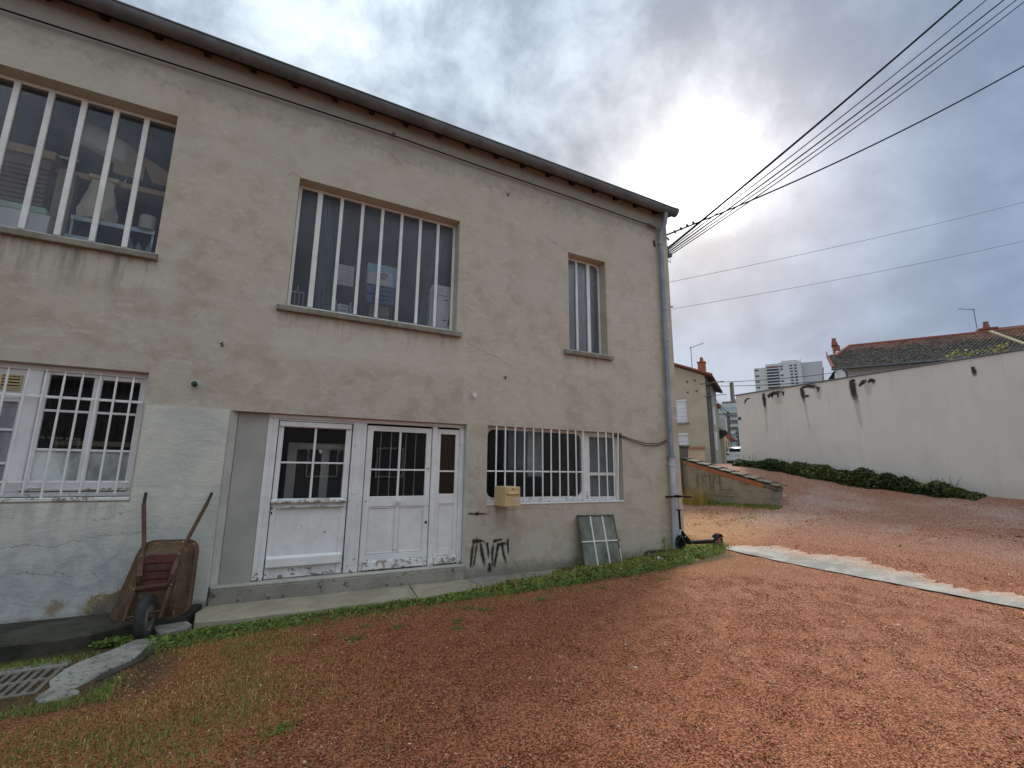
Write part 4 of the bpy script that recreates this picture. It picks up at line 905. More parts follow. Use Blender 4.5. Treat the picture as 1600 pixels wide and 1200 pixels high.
q = thing('steel_tray', 'grey steel shelf tray behind the upper left window panes', 'tray', (-2.2, .5, 4.62)); MB().box(-.42, .46, -.05, .35, .215, .232).build('top_sheet', M['steel'], q); MB().box(-.42, .46, -.06, -.052, .18, .24).build('lip', M['steel'], q)
for xx in (-.4, .44): MB().box(xx-.012, xx+.012, -.04, -.02, -.19, .214).build('leg', M['steel'], q)
lt(MB().box(-2.62, -2.34, .36, .5, 4.44, 4.56).build('parts_bin', M['steel'], None, .008), 'low pale metal bin on the upper left sill', 'bin')
r_ = MB(); pr = []
for k in range(13): pr += [(.10, k*.016), (.094, k*.016+.008)]
r_.lathe([(0, 0)]+pr+[(0, .2)], (0, 0, 0), 'z', 20); o = r_.build('ribbed_roll', M['rollp']); o.location = (-1.84, .48, 4.855); lt(o, 'off-white ribbed roll at the right end of the steel tray', 'roll')
def bot(x, h, r, lab):
    o_ = MB().lathe([(0, 0), (r, .004), (r, h*.6), (r*.4, h*.75), (r*.4, h), (0, h)], (0, 0, 0), 'z', 14).build('bottle', M['bottle'], None, smooth=True); o_.location = (x, .31, 4.44); lt(o_, lab, 'bottle', 'small bottles on the upper left sill')
bot(-1.955, .19, .05, 'largest clear bottle on the upper left sill, beside the last bar'); bot(-1.855, .15, .035, 'middle and shortest clear bottle on the upper left sill'); bot(-1.745, .17, .032, 'slim clear bottle in the right corner of the upper left sill')
# middle window
lt(MB().box(.64, .915, .5, .515, 4.60, 4.95).build('wall_planner', M['cbox_w']), 'white printed planner sheet behind the third pane of middle window', 'planner')
pl_ = bpy.data.objects['wall_planner']
for k in range(4): MB().box(.66, .895, .497, .499, 4.66+k*.065, 4.664+k*.065).build('print_line', M['greybl'], pl_)
for xx in (.74, .80, .86): MB().box(xx, xx+.004, .4962, .4968, 4.62, 4.93).build('print_line', M['greybl'], pl_)
q = thing('puzzle_box', 'pale blue and white printed carton on top of blue trays', 'carton', (1.1, .33, 4.64)); MB().box(0, .52, 0, .12, 0, .37).build('carton', M['cyan'], q, .004)
MB().prism([(.02, -.003, .01), (.40, -.003, .01), (.42, -.003, .10), (.40, -.003, .26), (.2, -.003, .24), (.02, -.003, .2)], (0, .0015, 0)).build('print_panel', M['cbox_w'], q)
MB().prism([(.26+.075*math.cos(th)*(1+.2*math.sin(3*th)), -.006, .17+.065*math.sin(th)) for th in [k*math.pi/8 for k in range(16)]], (0, .0015, 0)).build('print_picture', M['greybl'], q)
for zc, lab in ((4.33, 'lower of the two blue plastic trays in the middle window'), (4.48, 'upper of the two blue plastic trays in the middle window')):
    o = MB().prism([(1.12, .32, zc), (1.58, .32, zc), (1.61, .32, zc+.125), (1.09, .32, zc+.125)], (0, .25, 0)).build('stacking_tray', M['blue_pl'], None, .008); lt(o, lab, 'tray', 'blue stacking trays')
    lp = MB().box(1.2, 1.5, .312, .3185, zc+.04, zc+.085).build('label_slot', M['car_black'], o)
lt(MB().box(1.18, 1.5, .4, .6, 4.06, 4.325).build('dark_carton', M['graywood'], None, .006), 'dark carton below the blue trays in the middle window', 'carton')
q = thing('tin_can', 'white rectangular canister lettered EPX on the middle window sill', 'canister', (.765, .3, 4.035)); MB().box(-.08, .08, 0, .1, 0, .17).build('body', M['cbox_w'], q, .012); MB().box(-.06, -.02, .03, .07, .171, .19).build('cap', M['greybl'], q)
def text(body, size, loc, parent, mat, name='lettering', shear=0):
    c = bpy.data.curves.new(name, 'FONT'); c.body = body; c.size = size; c.extrude = .0004; c.shear = shear; c.materials.append(M[mat]); c.align_x = 'CENTER'
    o_ = as_mesh(name, c); o_.parent = parent; o_.location = loc; o_.rotation_euler = (R_(90), 0, 0); return o_
text('EPX', .065, (0, -.002, .10), q, 'ink', shear=.25); MB().box(-.05, .05, -.003, -.001, .05, .08).build('print_panel', M['greybl'], q)
for xx, hh, lb in ((.89, .26, 'grey jar at the right of the EPX canister'), (.66, .25, 'grey jar behind the EPX canister')):
    o = MB().lathe([(0, 0), (.04, .0), (.04, hh*.75), (.025, hh*.85), (.025, hh), (0, hh)], (xx, .44, 4.035), 'z', 12).build('jar', M['steel'], None, smooth=True); lt(o, lb, 'jar')
q = thing('white_carton', 'tall white printed carton in the right corner of the middle window', 'carton', (2.36, .275, 4.035)); MB().prism([(-.2, 0, 0), (.2, 0, 0), (.2, 0, .80), (-.15, 0, .80), (-.2, 0, .70)], (0, .25, 0)).build('carton', M['cbox_w'], q, .008)
MB().box(.10, .202, -.002, .1, .66, .8).build('flap', M['cbox_w'], q, .004); text('MULTI   SUPPORT TOP', .042, (-.0, -.003, .595), q, 'ink')
for a, c in ((-.14, .53), (.05, .53), (.17, .35), (-.15, .17), (.03, .16)): MB().box(a, a+.07, -.003, -.001, c, c+.016).build('print_mark', M['ink'], q)
MB().prism([(.12, -.003, .08), (.15, -.003, .08), (.17, -.003, .25), (.155, -.003, .25)], (0, .0015, 0)).build('print_mark', M['ink'], q)
fk = MB()
for xx in (.0, .06, .12, .18): fk.tube([(xx+.01, .3, 4.06), (xx+.01, .3, 4.27)], .009, 6)
fk.tube([(.01, .3, 4.27), (.19, .3, 4.28)], .011, 6); fk.tube([(.1, .3, 4.28), (.1, .3, 4.38)], .01, 6); lt(fk.build('garden_fork_head', M['steel']), 'grey four-tined fork head in the left corner of middle window', 'fork')
def curtain(pts_top, pts_bot, lab):
    m_ = MB(); n_ = 20
    for k in range(n_):
        for a in (k,):
            f0, f1 = a/n_, (a+1)/n_
            xt = lambda f_: pts_top[0]+(pts_top[1]-pts_top[0])*f_
            xb = lambda f_: pts_bot[0]+(pts_bot[1]-pts_bot[0])*f_
            yy = lambda f_: .42+.03*math.sin(f_*26)
            m_.quad([(xb(f0), yy(f0), 4.05), (xb(f1), yy(f1), 4.05), (xt(f1), yy(f1), 5.97), (xt(f0), yy(f0), 5.97)])
    lt(m_.build('window_curtain', M['curt'], None, smooth=True), lab, 'curtain', 'blue curtains in the middle window')
curtain((.33, .46), (.36, .66), 'blue net curtain gathered at the left of the middle window'); curtain((2.3, 2.42), (1.98, 2.16), 'blue net curtain drawn aside at the right of the middle window')
# white frame and dark backing added behind the left leaf, imitating its reflections
q = thing('reflection_frame', 'white frame added inside to stand for a reflection in the left door', 'reflection', (.48, .75, .18)); c_ = MB(); framed(c_, -.28, .62, 0, 1.86, 0, .04, (.13, .10, .2, .1)); c_.box(.2, .32, 0, .04, .2, 1.76); c_.build('frame', M['white'], q, .006); MB().box(-.27, .61, .05, .3, .02, 1.84).build('body', M['dark'], q)
# behind the left ground-floor window
lt(MB().box(-2.45, -1.6, .7, 1.0, 1.90, 1.965).build('inner_shelf', M['palewood'], None, .004), 'narrow wooden shelf inside the lower left window', 'shelf')
lt(MB().box(-2.3, -2.0, .72, .95, 1.70, 1.895).build('red_box', M['pan_red'], None, .006), 'dull red box below the shelf in the lower left window', 'box')
#SPLIT
# ------------------------------------------------------------------ pavement, drain, threshold strip
pv = tag(bpy.data.objects.new('pavement', None), kind='structure'); COL.objects.link(pv)
def jag(x0, x1, y, amp, n): return [(x0+(x1-x0)*k/n, y+random.uniform(-amp, amp)) for k in range(n+1)]
def slab(name, loop, z0, z1, m_, bevel=.008):
    return MB().prism([(x, y, z0) for x, y in loop], (0, 0, z1-z0)).build(name, M[m_], pv, bevel)
slab('paving_slab', [(-.54, -.045)]+[(-.62, -.3), (-.58, -.68)]+jag(-.2, 1.845, -.745, .015, 8)+[(1.86, -.79), (1.94, -.04)], -.2, -.002, 'slab')
slab('paving_slab', [(1.955, -.04), (1.875, -.79)]+jag(2.1, 2.6, -.72, .02, 3)+[(2.85, -.62), (2.86, -.36), (2.84, -.04)], -.2, -.006, 'slab')
slab('paving_slab', [(2.85, -.01), (2.875, -.58), (3.2, -.50)]+jag(3.4, 4.5, -.36, .05, 6)+[(4.85, -.18), (4.8, -.012)], -.2, -.004, 'slab_rough')
slab('blackened_pavement', [(-7, -.02), (-7, -.86)]+jag(-4, -1.6, -.835, .012, 10)+[(-1.42, -.80), (-1.24, -.66), (-1.0, -.55), (-.68, -.5), (-.63, -.3), (-.58, -.02)], -.35, .032, 'dark_slab', .015)
slab('dark_kerb_slab', [(-.84, -.98), (-.80, -1.05), (-.80, -1.3), (-.86, -1.5), (-1.0, -1.72), (-1.06, -1.86), (-1.10, -1.84), (-1.06, -1.66), (-.92, -1.45), (-.89, -1.2)], -.2, -.052, 'dark_slab')
slab('stained_stone', [(-.97, -.56), (-.66, -.51), (-.60, -.66), (-.63, -.78), (-.85, -.86)], -.2, -.025, 'slab_rough')
ap = MB(); loop = [(-1.05, -.86), (-.86, -.98), (-.90, -1.2), (-.93, -1.45), (-1.08, -1.66), (-1.14, -1.85), (-1.24, -2.06), (-1.33, -2.14), (-1.40, -2.02), (-1.36, -1.86), (-1.42, -1.7), (-1.40, -1.5), (-1.34, -1.34), (-1.2, -1.16), (-1.1, -1.02)]
ap.prism([(x, y, -.2) for x, y in loop], (0, 0, .155)); ao = ap.build('drain_apron', M['white_conc'], pv, .012)
slab('cement_lump', [(-1.30, -2.02), (-1.22, -2.0), (-1.12, -2.06), (-1.2, -2.16), (-1.33, -2.15)], -.2, -.03, 'white_conc', .02)
slab('cement_lump', [(-1.02, -.92), (-.9, -.96), (-.88, -1.1), (-1.0, -1.16), (-1.1, -1.05)], -.2, -.034, 'slab_rough', .012)
MB().box(-3, -1.42, -1.32, -1.2, -.2, -.058).build('drain_kerb', M['slab_rough'], pv, .012)
dg = thing('drain_grate', 'cast iron drain grate with slanted slots beside the pale cement', 'drain grate', (0, 0, 0))
MB().box(-2.9, -1.46, -1.86, -1.335, -.14, -.098).build('pit_shade', M['pit_shade'], dg)  # black plate standing in for the shade down the drain
q = MB(); framed_ = [(-2.9, -1.43, -1.35, -1.325), (-2.9, -1.43, -1.885, -1.855), (-1.465, -1.43, -1.855, -1.35), (-2.9, -1.466, -1.605, -1.575)]
for a, b_, c, d in framed_: q.box(a, b_, c, d, -.10, -.062)
q.build('frame', M['grate'], dg, .004)
for k in range(22):
    xx = -1.525-.063*k
    MB().box(xx-.018, xx+.018, -1.574, -1.351, -.095, -.064).build('bar', M['grate'], dg, .003); MB().box(xx-.018, xx+.018, -1.854, -1.606, -.095, -.064).build('bar', M['grate'], dg, .003)
# threshold strip: ragged pale cement following the ground
st = MB(); ny = 320; ysr = np.linspace(-.35, -12, ny)
wob = lambda y, s_: .18*math.sin(y*2.3+s_)+.10*math.sin(y*5.7+2*s_)+.05*math.sin(y*13+s_)
L_ = []; 
for y in ysr:
    xl = 8.16-.035*(y+.7)*-1+.01*math.sin(y*9); xr = 9.45-.20*min(max(-y-.6, 0), 5)+wob(y, 1.0)+.05*math.sin(y*31)+.04*math.sin(y*57+1)+random.uniform(-.05, .05)
    if y > -.9: t_ = (-.35-y)/.55; xr = xl+.15+(xr-xl-.15)*max(t_, 0)**.6
    L_.append((xl, xr, y))
nxs = 8
for (xl, xr, y) in L_:
    for k in range(nxs+1): x = xl+(xr-xl)*k/nxs; st.v.append((x, y, float(gz(x, y))+(.022 if 0 < k < nxs else (.018 if k == 0 else -.01))))
for i in range(ny-1):
    for k in range(nxs): a0 = i*(nxs+1)+k; st.f.append((a0, a0+1, a0+nxs+2, a0+nxs+1)); st.mi.append(0)
cs_ = st.build('concrete_strip', M['strip'], None, smooth=True); tag(cs_, kind='structure')
at_ = cs_.data.attributes.new('shade', 'FLOAT', 'POINT'); at_.data.foreach_set('value', [k/nxs for _ in range(ny) for k in range(nxs+1)])

# ------------------------------------------------------------------ wheelbarrow leaning against the wall
wb = thing('wheelbarrow', 'rusty brown wheelbarrow leaning upright against the wall', 'wheelbarrow', (-1.0, -.5, 0))
th_ = math.atan2(.44, 1.34); nrm = Vector((0, -math.cos(th_), math.sin(th_)))
def W(a, z, c=0):
    a = a*(1-.145*c); z = 1.63-(1.63-z)*(1-.145*c)-.31*c     # parts standing off the tray sit lower and further in
    return Vector((a+1.0, .44*z/1.34, z))+nrm*c
def rr(cor, r, n=6):                              # rounded polygon in (a, z)
    out = []; m_ = len(cor)
    for i in range(m_):
        p, q_, s_ = np.array(cor[i-1]), np.array(cor[i]), np.array(cor[(i+1) % m_]); d1 = (p-q_)/np.linalg.norm(p-q_); d2 = (s_-q_)/np.linalg.norm(s_-q_)
        ri = r[i] if isinstance(r, (list, tuple)) else r
        for k in range(n+1):
            t_ = k/n; a = q_+d1*ri; c = q_+d2*ri; out.append(tuple((1-t_)**2*a+2*t_*(1-t_)*q_+t_**2*c))
    return out
rim = rr([(-1.215, .815), (-.675, .80), (-.65, .03), (-1.365, .03)], [.14, .13, .15, .13])
mid1 = rr([(-1.205, .79), (-.705, .775), (-.69, .06), (-1.335, .055)], [.13, .12, .14, .12])
pan = rr([(-1.175, .665), (-.85, .66), (-.835, .30), (-1.185, .30)], [.06, .06, .06, .06])
t_ = MB(); n_ = len(rim)
for lp, c in ((rim, 0.0), (rim, .012), (mid1, .016), (pan, .235)): t_.v += [tuple(W(a, z, c)) for a, z in lp]
for k in range(3):
    for j in range(n_): a0 = k*n_+j; a1 = k*n_+(j+1) % n_; t_.f.append((a0, a1, a1+n_, a0+n_)); t_.mi.append(0)
tray = t_.build('tray', M['rust'], wb, smooth=True)
so_ = tray.modifiers.new('solid', 'SOLIDIFY'); so_.thickness = .004
MB().tube([W(a, z, .006) for a, z in rim+rim[:1]], .010, 6).build('rim', M['rust_dark'], tray, smooth=True)
t_ = MB(); t_.v = [tuple(W(a, z, .236)) for a, z in pan]; t_.f = [tuple(range(n_))]; t_.mi = [0]
t_.build('floor_plate', M['pan_red'], tray)
for z in (.42, .50, .58): MB().tube([W(-1.16, z, .24), W(-1.02, z+.006, .243), (W(-.87, z-.004, .24))], .006, 5).build('rib', M['pan_red'], tray)
def bar_(name, pts, r, parent, m_='rust_dark', flat=None): return MB().tube(pts, r, 8, flat=flat).build(name, M[m_], parent, smooth=True)
for nm, P_ in (('L', [(-1.288, 1.22, .03), (-1.205, .80, .05), (-1.195, .72, .10), (-1.20, .62, .245), (-1.195, .34, .265), (-1.225, .04, .25)]), ('R', [(-.66, 1.22, .03), (-.80, .80, .05), (-.835, .72, .10), (-.85, .62, .245), (-.875, .34, .265), (-.925, .03, .25)])):
    h = bar_('handle', [W(*p) for p in P_], .022, wb)
    tip = (-1.292, 1.345, .02) if nm == 'L' else (-.63, 1.335, .02)
    MB().tube([W(*P_[0]), W(*tip)], .017, 8).build('grip', M['black'], h, smooth=True)
bar_('leg', [W(-1.205, .70, .10), W(-1.20, .64, .24), W(-1.18, .46, .31), W(-1.165, .345, .27)], .020, wb, flat=(1.3, .4))
bar_('leg', [W(-.845, .70, .10), W(-.85, .64, .24), W(-.885, .46, .31), W(-.905, .345, .27)], .020, wb, flat=(1.3, .4))
bar_('cross_brace', [W(-1.2, .335, .285), W(-.875, .35, .285)], .018, wb, flat=(.5, 1.3))
bar_('axle', [W(-1.235, .06, .255), W(-.91, .10, .265)], .013, wb)
for a, z in ((-1.2, .33), (-.87, .345), (-1.2, .66), (-.85, .66)):
    c = W(a, z, .29 if z < .5 else .255); MB().lathe([(.0, .0), (.012, .0), (.012, .012), (0, .014)], c, (Vector((1, 0, 0)), Vector((0, math.sin(th_), math.cos(th_))), nrm), 8).build('bolt', M['rim_grey'], wb)
wc = W(-1.045, .055, .30); axd = (Vector((1, -.15, .08))).normalized(); a2 = Vector((0, 0, 1)).cross(axd).normalized(); a3 = axd.cross(a2)
ax3 = (a2, a3, axd)
wheel = MB().lathe([(.04, -.03), (.12, -.022), (.135, -.035), (.138, .035), (.12, .022), (.04, .03)], wc, ax3, 28).build('wheel', M['rim_grey'], wb, smooth=True)
pr = [(.132, -.035)]+[(.163+.046*math.cos(R_(a)), .045*math.sin(R_(a))) for a in range(-100, 101, 20)]+[(.132, .035)]
ty = MB().lathe(pr, wc, ax3, 36).build('tyre', M['tyre'], wheel, smooth=True)
tg = MB()
for h in (-.026, -.009, .009, .026): tg.lathe([(.2065, h-.005), (.2105, h-.003), (.2105, h+.003), (.2065, h+.005)], wc, ax3, 36)
tg.build('tread', M['tyre'], wheel, smooth=True)
MB().lathe([(.0, -.055), (.022, -.055), (.022, .06), (.0, .06)], wc, ax3, 14).build('hub', M['rust'], wheel, smooth=True)

# ------------------------------------------------------------------ letterbox
lb = thing('letterbox', 'cream yellow letterbox fixed to the bars of the wide window', 'letterbox', (3.447, -.40, 1.085))
MB().box(-.137, .137, .004, .40, 0, .31).build('body', M['letter'], lb, .006)
MB().box(-.134, .134, -.006, .003, .004, .305).build('door', M['letter'], lb, .005)
MB().box(-.115, .115, -.009, -.0065, .175, .235).build('slot_recess', M['letter_flap'], lb, .002)
MB().prism([(-.105, -.010, .232)]+[(-.105+.21*k/10, -.022, .208-.018*math.sin(math.pi*k/10)) for k in range(11)]+[(.105, -.010, .232)], (0, .004, 0)).build('flap', M['letter'], lb, .001)
MB().box(.03, .115, -.009, -.0065, .108, .132).build('name_label', M['sticker'], lb); MB().box(.045, .10, -.0098, -.0092, .117, .122).build('name_print', M['greybl'], lb)
MB().lathe([(0, -.012), (.012, -.012), (.012, -.006)], (-.0, 0, .272), 'y', 12).build('lock', M['iron'], lb)

# ------------------------------------------------------------------ old sash leaning on the wall
sh = thing('leaning_casement', 'old six-pane glazed sash leaning against the wall by the grass', 'sash', (5.32, -.3, .0))
lean = math.atan2(.24, .88); sh.rotation_euler = (-lean, R_(1.2), 0)
q = MB(); framed(q, -.415, .415, 0, .905, 0, .032, (.018, .018, .02, .026)); q.build('frame', M['oldwood'], sh, .003)
q = MB(); q.box(-.145, -.12, -.006, .02, .02, .88); q.box(.125, .15, -.006, .02, .02, .88); q.box(-.397, .397, -.008, .018, .435, .455); q.box(-.38, .41, -.006, .0, .0, .02); q.box(.395, .412, -.006, .0, .02, .3); q.build('muntin', M['paint_steel'], sh, .003)
for a, b_ in ((-.397, -.146), (-.119, .124), (.151, .397)):
    for za, zb in ((.021, .434), (.456, .878)): MB().box(a, b_, .012, .016, za, zb).build('pane', M['glass_sash'], sh)
MB().tube([(.41, -.02, .44), (.44, -.01, .45)], .012, 6).build('latch', M['iron'], sh)

# ------------------------------------------------------------------ electric scooter
sc = thing('kick_scooter', 'black folding electric scooter parked beside the drainpipe', 'scooter', (7.24, -.24, .15), R_(-4))
def wheel_(xc, zc, name):
    w_ = MB().lathe([(.02, -.022), (.082, -.018), (.09, -.02), (.09, .02), (.082, .018), (.02, .022)], (xc, 0, zc), 'y', 24).build(name, M['scoot'], sc, smooth=True)
    MB().lathe([(.085, -.02)]+[(.102+.028*math.cos(R_(a)), .024*math.sin(R_(a))) for a in range(-100, 101, 25)]+[(.085, .02)], (xc, 0, zc), 'y', 30).build('tyre', M['black'], w_, smooth=True)
    s_ = MB()
    for k in range(6): a = k*math.pi/3; s_.tube([(xc, -.022, zc), (xc+.08*math.cos(a), -.022, zc+.08*math.sin(a))], .007, 5)
    s_.build('spokes', M['silver'] if 'rear' in name else M['scoot'], w_); return w_
wheel_(0, .13, 'front_wheel'); rw = wheel_(.99, .13, 'rear_wheel')
MB().lathe([(0, -.03), (.035, -.03), (.035, -.024)], (.99, 0, .13), 'y', 14).build('brake_disc', M['scred'], rw)
MB().prism([(.13, -.075, .115), (.84, -.075, .105), (.86, -.07, .165), (.16, -.07, .17)], (0, .15, 0)).build('deck', M['scoot'], sc, .012)

MB().prism([(.02, -.03, .36), (.06, -.03, .37), (.26, -.03, .17), (.18, -.03, .11)], (0, .06, 0)).build('neck', M['scoot'], sc, .008)
MB().tube([(.09, -.036, .27), (.1, -.04, .26)], .02, 8).build('hinge', M['silver'], sc)
for s_ in (-1, 1): MB().tube([(0, .034*s_, .13), (.0, .034*s_, .27), (.005, .02*s_, .30)], .012, 8).build('fork', M['scoot'], sc)
MB().tube([(-.008, 0, .29), (.022, 0, .40)], .022, 10).build('steering_tube', M['silver'], sc, smooth=True)
MB().tube([(.018, 0, .38), (.01, 0, .76)], .021, 10).build('stem', M['scoot'], sc, smooth=True); MB().box(-.05, .05, -.03, .03, .755, .775).build('clamp', M['scoot'], sc, .005)
MB().tube([(.010, 0, .776), (.004, 0, 1.02)], .014, 10).build('upper_stem', M['silver'], sc, smooth=True)
hb = MB().tube([(-.10, .26, 1.005), (.0, 0, 1.03), (.10, -.26, 1.03)], .014, 8).build('handlebar', M['scoot'], sc, smooth=True)
for a, b_ in (((-.10, .26, 1.005), (-.045, .12, 1.018)), ((.10, -.26, 1.03), (.045, -.12, 1.03))): MB().tube([a, b_], .021, 8).build('grip', M['black'], hb, smooth=True)
MB().box(-.05, .05, -.06, .06, 1.005, 1.055).build('display', M['scoot'], sc, .012)
fe = MB(); pr = []
for k in range(7): a = R_(150-k*20); pr.append((.99+.145*math.cos(a), .13+.145*math.sin(a)))
for (x0, z0), (x1, z1) in zip(pr, pr[1:]): fe.prism([(x0, -.035, z0), (x1, -.035, z1), (x1, -.035, z1+.008), (x0, -.035, z0+.008)], (0, .07, 0))
fe.build('rear_fender', M['scoot'], sc); MB().tube([(.83, 0, .16), (.9, 0, .23)], .012, 6).build('fender_stay', M['silver'], sc)
MB().prism([(-.10, -.03, .20), (-.02, -.03, .275), (.08, -.03, .255), (.08, -.03, .265), (-.02, -.03, .287), (-.105, -.03, .21)], (0, .06, 0)).build('front_fender', M['scoot'], sc)

# ------------------------------------------------------------------ boards and bits by the downpipe
def plank(x, y, z, l, w_, t__, rz, rx, lab, m_='rotten'):
    o_ = MB().box(-l/2, l/2, -w_/2, w_/2, 0, t__).build('old_board', M[m_], None, .006); o_.location = (x, y, z); o_.rotation_euler = (rx, R_(2), R_(rz)); tag(o_, lab, 'board', 'blackened boards below the drainpipe')
plank(6.95, -.10, .115, 1.0, .12, .04, 4, -.5, 'back blackened board, propped against the wall below the drainpipe')
plank(6.95, -.30, .09, 1.15, .22, .04, -2, .05, 'wide grey board on which the scooter front wheel stands', 'oldwood')
plank(6.75, -.48, .04, .75, .12, .045, -9, .35, 'front blackened board sunk in the weeds left of the scooter')
o = MB().tube([(6.36, -.50, .12), (6.47, -.53, .075)], .035, 10).build('plastic_bottle', M['cbox_w'], None, .006); tag(o, 'small white plastic bottle lying by the blackened boards', 'bottle')

# ------------------------------------------------------------------ low retaining wall with tiled coping
lw = thing('retaining_wall', 'low grey rendered wall with sloping tiled coping beside the ramp', 'wall', (0, 0, 0))
ya, yb = 1.5, 4.85; za, zb = 1.235, 2.075
MB().prism([(13, ya, .2), (13, yb, .2), (13, yb, zb-.055), (13, ya, za-.12+.04)], (.34, 0, 0)).build('body', M['lowwall'], lw, .012)
sl2 = (zb-za)/(yb-ya); nb = 15
for k in range(nb):
    y0 = ya+.34+(yb-.05-ya-.34)*k/nb; y1 = ya+.34+(yb-.05-ya-.34)*(k+1)/nb-.006; zz0 = za-.08+(y0-ya)*sl2; zz1 = za-.08+(y1-ya)*sl2; h0 = .135-.05*k/nb
    MB().prism([(12.985, y0, zz0-.02), (12.985, y1, zz1-.02), (12.985, y1, zz1+h0-.02), (12.985, y0, zz0+h0-.02)], (.37, 0, 0)).build('brick', M['brick'], lw, .004)
nt = 16; tm = None
for row in (0, 1):
    for k in range(nt):
        y0 = ya-.09+(yb+.1-ya)*k/nt; zz0 = za+.055+(y0-ya)*sl2+(.02 if k % 2 else 0)
        o = MB().box(-.125, .125, 0, .245, 0, .028).build('coping_tile', M['cap_tile'], lw, .006) if tm is None else inst('coping_tile', tm, lw)
        tm = tm or o
        o.location = (12.99+.115+row*.235, y0, zz0+random.uniform(-.006, .006)+.03); o.rotation_euler = (math.atan(sl2)-.05, (-.16 if row == 0 else .16), random.uniform(-.04, .04))
MB().prism([(12.99, ya-.03, za-.07), (12.99, yb, zb-.05), (12.99, yb, zb+.035), (12.99, ya-.03, za+.03)], (.355, 0, 0)).build('mortar_bed', M['cap_tile'], lw)
pi_ = thing('gate_pillar', 'dark grey pillar with flat cap at the upper end of the low wall', 'pillar', (0, 0, 0))
MB().box(12.95, 13.38, 4.87, 5.27, .3, 2.55).build('shaft', M['lowwall'], pi_, .015); MB().box(12.9, 13.43, 4.82, 5.32, 2.553, 2.63).build('cap', M['cap_tile'], pi_, .015)

# ------------------------------------------------------------------ long white wall
ww = thing('boundary_wall', 'long plain white rendered wall with black stains below its coping', 'wall', (0, 0, 0))
MB().box(17.0, 17.3, -22, 5.42, -.5, 4.84).build('body', M['wwall'], ww)
MB().box(17.302, 24, 5.12, 5.42, 0, 4.84).build('return_wall', M['wwall'], ww)
cp0 = None
for k in range(14):
    o = MB().box(16.965, 17.335, 0, 1.994, 0, .042).build('coping', M['coping'], ww, .004) if cp0 is None else inst('coping', cp0, ww); cp0 = cp0 or o; o.location = (random.uniform(-.006, .006), 3.456-2.0*k, 4.843+random.uniform(0, .007)); o.rotation_euler.x = random.uniform(-.0018, .0018)
ms = MB(); X_ = 16.996; sd = (-1, 0, 0)
def ms_add(pts, wd, o_=0): 
    pp = []; ww_ = []
    for k in range(len(pts)-1):
        for j in range(3): a = j/3; pp.append((X_-o_, pts[k][0]*(1-a)+pts[k+1][0]*a, pts[k][1]*(1-a)+pts[k+1][1]*a)); ww_.append(wd[k]*(1-a)+wd[k+1]*a)
    pp.append((X_-o_, *pts[-1])); ww_.append(wd[-1]); return pp, [v*1.45 for v in ww_]
for pts, wd in ([[(4.75, 4.62), (4.88, 4.66), (5.0, 4.58), (5.04, 4.47), (4.97, 4.40)], [.03, .06, .09, .08, .03]],
                [[(4.19, 4.80), (4.19, 4.55), (4.18, 4.3), (4.18, 4.0)], [.1, .16, .14, .05]], [[(4.06, 4.58), (3.92, 4.68), (3.75, 4.70), (3.5, 4.73), (3.24, 4.74)], [.12, .17, .16, .15, .08]], [[(3.62, 4.7), (3.62, 4.45)], [.12, .03]], [[(3.42, 4.72), (3.42, 4.5)], [.12, .03]], [[(3.85, 4.7), (3.86, 4.45)], [.1, .03]],
                [[(2.72, 4.80), (2.70, 4.6), (2.69, 4.4), (2.67, 4.1)], [.1, .17, .15, .04]], [[(2.72, 4.75), (2.5, 4.78), (2.3, 4.74), (2.02, 4.64)], [.08, .13, .15, .10]], [[(2.15, 4.7), (2.15, 4.45)], [.14, .03]], [[(2.64, 4.42), (2.52, 4.42), (2.48, 4.5)], [.1, .12, .03]],
                [[(1.07, 4.80), (1.05, 4.6), (1.05, 4.3), (1.0, 4.0), (.98, 3.85)], [.14, .22, .2, .15, .05]], [[(1.05, 4.72), (.93, 4.74)], [.1, .1]], [[(.88, 4.5), (.76, 4.62), (.66, 4.66), (.58, 4.56)], [.05, .14, .12, .05]], [[(.6, 4.58), (.52, 4.66), (.44, 4.62), (.43, 4.45)], [.05, .12, .12, .04]], [[(-1.95, 4.62), (-1.96, 4.45), (-1.95, 4.28)], [.06, .12, .06]]):
    pp, wv = ms_add(pts, wd); ms.ribbon(pp, wv, sd)
ms.build('moss_stain', M['moss'], ww)
dr = MB()
for pts, wd in ([[(4.18, 4.2), (4.19, 3.6), (4.2, 3.0)], [.12, .08, .03]], [[(2.67, 4.3), (2.62, 3.6), (2.58, 3.0)], [.12, .07, .03]], [[(1.0, 4.1), (.98, 3.6), (.95, 3.0)], [.2, .14, .06]], [[(3.6, 4.7), (3.6, 4.2)], [.4, .2]], [[(2.15, 4.7), (2.15, 4.2)], [.3, .1]], [[(.6, 4.6), (.62, 4.1)], [.3, .1]]):
    pp, wv = ms_add(pts, wd, .0015); dr.ribbon(pp, wv, sd)
dr.build('drip_stain', M['drip'], ww)
q = MB().box(16.96, 16.998, 5.27, 5.37, 3.83, 3.93); tag(q.build('street_number_plate', M['car_black']), 'tiny dark plate near the far end of the white wall', 'plate')
q = thing('metal_flue', 'grey twin metal flue rising behind the far end of the white wall', 'flue', (17.5, 5.93, 4.72)); MB().box(-.02, .02, -.52, -.05, .02, .06).build('bracket', M['grate'], q); MB().box(-.09, -.005, -.05, .05, 0, .80).build('post', M['grate'], q); MB().box(.005, .07, -.04, .06, 0, .87).build('post', M['pipe'], q)

